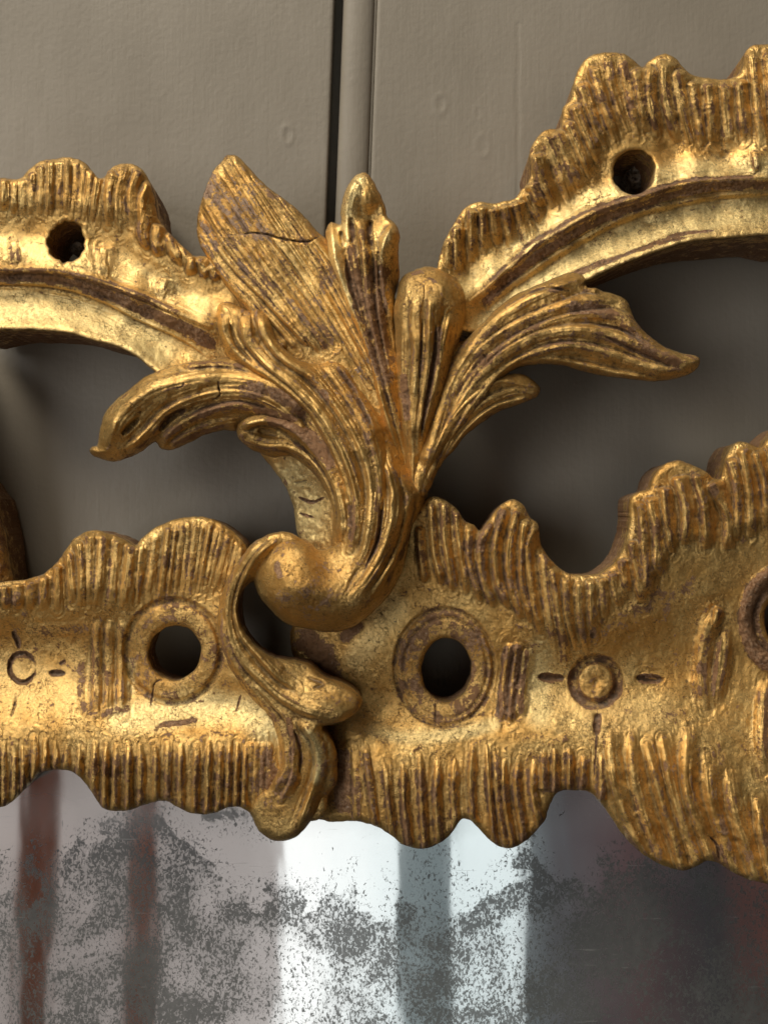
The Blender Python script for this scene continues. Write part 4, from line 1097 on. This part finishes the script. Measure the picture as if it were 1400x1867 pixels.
def left_top_leaf():
    o = [(398, 556), (405, 551), (416, 550), (434, 557), (451, 565), (469, 562), (484, 571), (493, 589), (505, 617), (526, 642), (551, 657), (578, 662), (603, 656), (628, 664), (650, 700), (690, 760), (710, 850), (700, 940), (660, 980), (640, 940), (620, 870), (594, 810), (559, 752), (500, 705), (450, 682), (424, 664),
         (410, 645), (401, 621), (395, 586)]
    ctrl = [(410, 560, 40), (405, 600, 40), (450, 600, 50), (480, 590, 56), (440, 650, 40), (500, 650, 62), (550, 690, 66), (600, 680, 58), (600, 740, 78), (650, 740, 66), (650, 820, 84), (690, 860, 78), (670, 940, 86)]
    S = [st([(402, 575), (407, 612), (440, 652), (490, 690), (550, 740), (594, 804), (625, 880), (640, 950)], 9, 9, wear=.2, wz=7, ends=(.04, .05)), st([(443, 575), (447, 615), (480, 660), (535, 705), (585, 760), (625, 830), (648, 900), (655, 960)], 9, 13, ends=(.05, .05)),
         st([(471, 572), (484, 615), (518, 655), (566, 685), (609, 735), (648, 800), (672, 870), (675, 950)], 9, 13, ends=(.05, .05)), st([(590, 665), (630, 720), (670, 790), (690, 870), (690, 940)], 8, 8, wear=.5, wz=10, ends=(.1, .05)),
         st([(420, 590), (430, 625), (460, 660)], 5, -9, wear=.3, wz=6), st([(610, 665), (640, 705), (680, 780)], 6, -7, wear=.6, wz=9)]
    lz = [([(570, 690), (600, 730)], 14, .6, 'wear')]
    return relief('leaf', frame, GOLD_B, o, ctrl, S, R=18, RH=26, thick=60, wear=.26, leafz=lz, inset=8)


def stem():
    o = [(650, 720), (690, 740), (720, 790), (745, 850), (775, 885), (780, 900), (772, 925), (754, 955), (746, 989), (738, 1025), (724, 1061), (706, 1089), (682, 1114), (657, 1136), (629, 1149), (598, 1153), (564, 1148), (529, 1140), (507, 1126), (486, 1104), (470, 1080), (462, 1055),
         (464, 1030), (476, 1008), (496, 988), (521, 978), (548, 980), (568, 990), (582, 1003), (596, 1001), (608, 990), (614, 960), (613, 920), (608, 880), (600, 830), (610, 770)]
    ctrl = [(660, 760, 56), (640, 850, 76), (700, 860, 74), (750, 890, 50), (640, 940, 96), (690, 960, 104), (730, 980, 80), (630, 1010, 92), (670, 1050, 112), (710, 1060, 90), (600, 1030, 92), (560, 1010, 108), (510, 1010, 104), (520, 1060, 140), (560, 1070, 142), (600, 1080, 122), (640, 1100, 116), (490, 1060, 110), (540, 1120, 106), (620, 1140, 80)]
    S = [st([(668, 800), (676, 886), (672, 945), (662, 1000), (640, 1040)], 8, 9, ends=(.15, .3)), st([(700, 830), (718, 900), (708, 975), (680, 1035), (640, 1090)], 9, 9, ends=(.15, .3)), st([(720, 850), (745, 904), (738, 965), (716, 1025), (680, 1080)], 8, 7, wear=.3, wz=8, ends=(.15, .3)),
         st([(630, 850), (646, 904), (648, 960), (638, 1005)], 7, 8, wear=.2, wz=6, ends=(.15, .3)), st([(612, 880), (624, 920), (624, 985)], 5, 6, ends=(.15, .3)),
         st([(690, 850), (696, 920), (688, 985), (664, 1040)], 4, -7, wear=.8, wz=8, ends=(.1, .3)), st([(655, 1035), (640, 1060), (632, 1080)], 5, -4), st([(758, 900), (752, 950), (732, 1010), (700, 1070)], 5, -5, wear=.5, wz=8)]
    lz = [([(520, 1090), (560, 1080), (600, 1070)], 46, .40, 'wear'), ([(560, 1100), (600, 1110)], 26, .42, 'wear'), ([(505, 1030), (510, 1050)], 10, .8, 'wear'), ([(640, 900), (640, 980)], 12, .55, 'wear')]
    return relief('stem', frame, GOLD_B, o, ctrl, S, R=30, RH=56, thick=80, wear=.24, leafz=lz, inset=10)


def volute():
    o = [(556, 990), (540, 976), (521, 970), (493, 973), (468, 985), (450, 1003), (429, 1032), (411, 1064), (400, 1100), (397, 1138), (404, 1179), (418, 1214), (439, 1250), (462, 1278), (486, 1304), (502, 1350), (506, 1398), (493, 1427), (468, 1449), (454, 1476), (461, 1493), (471, 1514), (489, 1529), (511, 1535), (532, 1530), (554, 1514),
         (580, 1480), (600, 1450), (613, 1430), (616, 1400), (614, 1371), (601, 1343), (588, 1326), (604, 1322), (629, 1314), (652, 1297), (661, 1276), (647, 1257), (622, 1243), (600, 1237), (585, 1228), (566, 1210), (543, 1204), (500, 1199), (470, 1180), (446, 1150), (434, 1114), (441, 1080), (458, 1062), (480, 1060), (520, 1060), (560, 1030)]
    ctrl = [(540, 1000, 80), (500, 990, 84), (470, 1010, 84), (440, 1040, 66), (420, 1090, 54), (415, 1150, 48), (440, 1200, 44), (470, 1220, 44), (500, 1240, 46), (460, 1265, 20), (540, 1270, 56), (590, 1280, 72), (630, 1280, 62), (560, 1225, 34), (510, 1310, 24), (540, 1350, 36), (590, 1380, 36), (530, 1430, 34), (510, 1500, 28), (480, 1490, 22), (580, 1440, 20)]
    S = [st([(500, 985), (462, 1020), (438, 1070), (430, 1114), (440, 1155), (474, 1200), (507, 1236), (535, 1256)], 8, 14, ends=(.1, .15)), st([(478, 985), (440, 1030), (417, 1090), (417, 1150), (439, 1204), (475, 1243), (511, 1275), (560, 1300), (600, 1308)], 9, 11, ends=(.1, .1)),
         st([(408, 1115), (410, 1171), (430, 1221), (464, 1266), (498, 1305), (516, 1350), (520, 1400), (498, 1440)], 7, 9, wear=.5, wz=10, ends=(.1, .05)), st([(450, 1235), (490, 1280), (525, 1320), (534, 1370), (532, 1415), (512, 1460)], 6, 8, wear=.4, wz=8, ends=(.15, .15)),
         st([(540, 1316), (568, 1345), (580, 1380), (576, 1420), (560, 1464), (544, 1508)], 8, 12, ends=(.1, .1)), st([(536, 1330), (548, 1370), (546, 1410)], 4, -6, wear=.6, wz=7),
         st([(560, 1235), (590, 1248), (570, 1255)], 5, -6)]
    lz = [([(560, 1340), (580, 1375), (578, 1420)], 14, .95, 'leaf'), ([(420, 1180), (450, 1240), (490, 1300), (515, 1340)], 14, .5, 'wear'), ([(520, 1380), (520, 1440), (490, 1480)], 30, .5, 'wear')]
    return relief('volute', frame, GOLD_B, o, ctrl, S, R=16, RH=24, thick=70, wear=.26, leafz=lz, inset=4)


def support():
    o = [(455, 800), (469, 821), (494, 850), (519, 886), (534, 925), (539, 961), (546, 985), (570, 1020), (640, 1030), (660, 960), (640, 860), (560, 800), (500, 790)]
    ctrl = [(470, 820, -50), (500, 850, -44), (530, 900, -38), (545, 960, -32), (560, 870, -4), (590, 930, 12), (590, 980, 14), (600, 860, 30), (620, 940, 36)]
    return relief('support_block', frame, GOLD_C, o, ctrl, [st([(540, 905), (570, 915), (595, 905)], 3, -4, wear=.8, wz=5), st([(545, 935), (575, 945)], 2.5, -4, wear=.8, wz=4), st([(536, 880), (560, 876)], 3, -4)], R=8, RH=14, back=-180, wear=.22, rough=4.2, inset=2,
                  leafz=[([(530, 870), (560, 920), (560, 970)], 50, 1.0, 'leaf')])


def left_scroll_end():
    o = [(-160, 600), (-120, 610), (-115, 680), (-115, 760), (-100, 830), (-50, 880), (-12, 915), (0, 945), (10, 970), (20, 1025), (27, 1062), (30, 1100), (-140, 1110)]
    ctrl = [(-70, 640, 10), (-60, 760, 10), (-70, 900, 0), (-30, 860, -20), (0, 930, -70), (16, 1000, -80), (26, 1060, -90), (-70, 1060, -10)]
    return relief('scroll_end', frame, GOLD_B, o, ctrl, [st([(-30, 900), (-12, 960), (0, 1050)], 10, 8, wear=.5, wz=10), st([(-50, 900), (-34, 960), (-24, 1050)], 8, 8)], R=12, RH=18, back=-205, wear=.4, rough=2.6)


rail_a = up_left(); rail_b = up_right(); low_left(); low_right()
wing = wing_leaf(); wing['label'] = 'pale dusty fan leaf with a crack across it'
centre_leaf()
curl = curl_leaf(); curl['label'] = 'rounded upright leaf curling forward'; right_leaf(); right_small_leaf()
left_long_leaf(); left_lower_leaf(); left_top_leaf(); stem(); volute(); support(); left_scroll_end()


def hole_fill(rail, cx, cy, r, h, seed):
    return relief('hole_fill', rail, GESSO, ellipse(cx, cy, r, r * .85, .4, 18, .22, seed), [(cx - r * .5, cy, h), (cx + r * .4, cy - r * .4, h + 14), (cx + r * .3, cy + r * .5, h - 8), (cx, cy + 3, h + 6)], R=8, RH=10, back=-200, wear=.5, rough=5.0)


hole_fill(rail_b, 1163, 322, 25, -118, 3)
hole_fill(rail_a, 142, 455, 16, -120, 8)


# mirror plate, a real slab behind the rail
def mirror_plate():
    MH = -118.0
    y = -MH * U
    f = (1 - MH / D) * U
    x0, x1 = (-160 - CX) * f, (1560 - CX) * f
    zt, zb = (CY - 1385) * f, (CY - 2150) * f
    t = 0.003
    V = [(x0, y, zb), (x1, y, zb), (x1, y, zt), (x0, y, zt), (x0, y + t, zb), (x1, y + t, zb), (x1, y + t, zt), (x0, y + t, zt)]
    F = [(0, 1, 2, 3), (5, 4, 7, 6), (3, 2, 6, 7), (1, 0, 4, 5), (1, 5, 6, 2), (4, 0, 3, 7)]
    me = bpy.data.meshes.new('mirror_plate'); me.from_pydata(V, [], F); me.materials.append(MIRROR)
    o = bpy.data.objects.new('mirror_plate', me); C.collection.objects.link(o); o.parent = frame
    return o


mirror_plate()


# the room behind the camera, seen only in the old glass: two rust curtain falls
def curtain(xc, wdt, label):
    V = []; F = []
    n = 24; zs = [-2.4, -1.8, -1.2, -0.6, 0.4]
    for z in zs:
        for i in range(n):
            t = i / (n - 1)
            V.append((xc + (t - .5) * wdt + 0.012 * math.sin(z * 7), -2.05 + 0.012 * math.sin(t * 22 + z), z))
    for j in range(len(zs) - 1):
        for i in range(n - 1):
            a = j * n + i
            F.append((a, a + 1, a + 1 + n, a + n))
    me = bpy.data.meshes.new('curtain'); me.from_pydata(V, [], F)
    me.polygons.foreach_set('use_smooth', np.ones(len(F), bool))
    me.materials.append(RUST)
    o = bpy.data.objects.new('curtain', me); C.collection.objects.link(o)
    o['label'] = label; o['category'] = 'curtain'; o['group'] = 'curtains reflected in the mirror'


RUST = plain('rust_curtain_cloth', (0.75, 0.27, 0.13), 0.9)
_nt = RUST.node_tree
_tr = _nt.nodes.new('ShaderNodeBsdfTranslucent'); _tr.inputs[0].default_value = (1.0, 0.42, 0.20, 1)
_mx = _nt.nodes.new('ShaderNodeMixShader'); _mx.inputs[0].default_value = 0.95
_nt.links.new(_nt.nodes['Principled BSDF'].outputs[0], _mx.inputs[1]); _nt.links.new(_tr.outputs[0], _mx.inputs[2])
_nt.links.new(_mx.outputs[0], _nt.nodes['Material Output'].inputs[0])
curtain(-0.795, 0.08, 'rust orange curtain fall reflected at the far left edge of the old mirror')
curtain(-0.553, 0.065, 'narrow rust orange curtain fall reflected left of the bright window in the mirror')
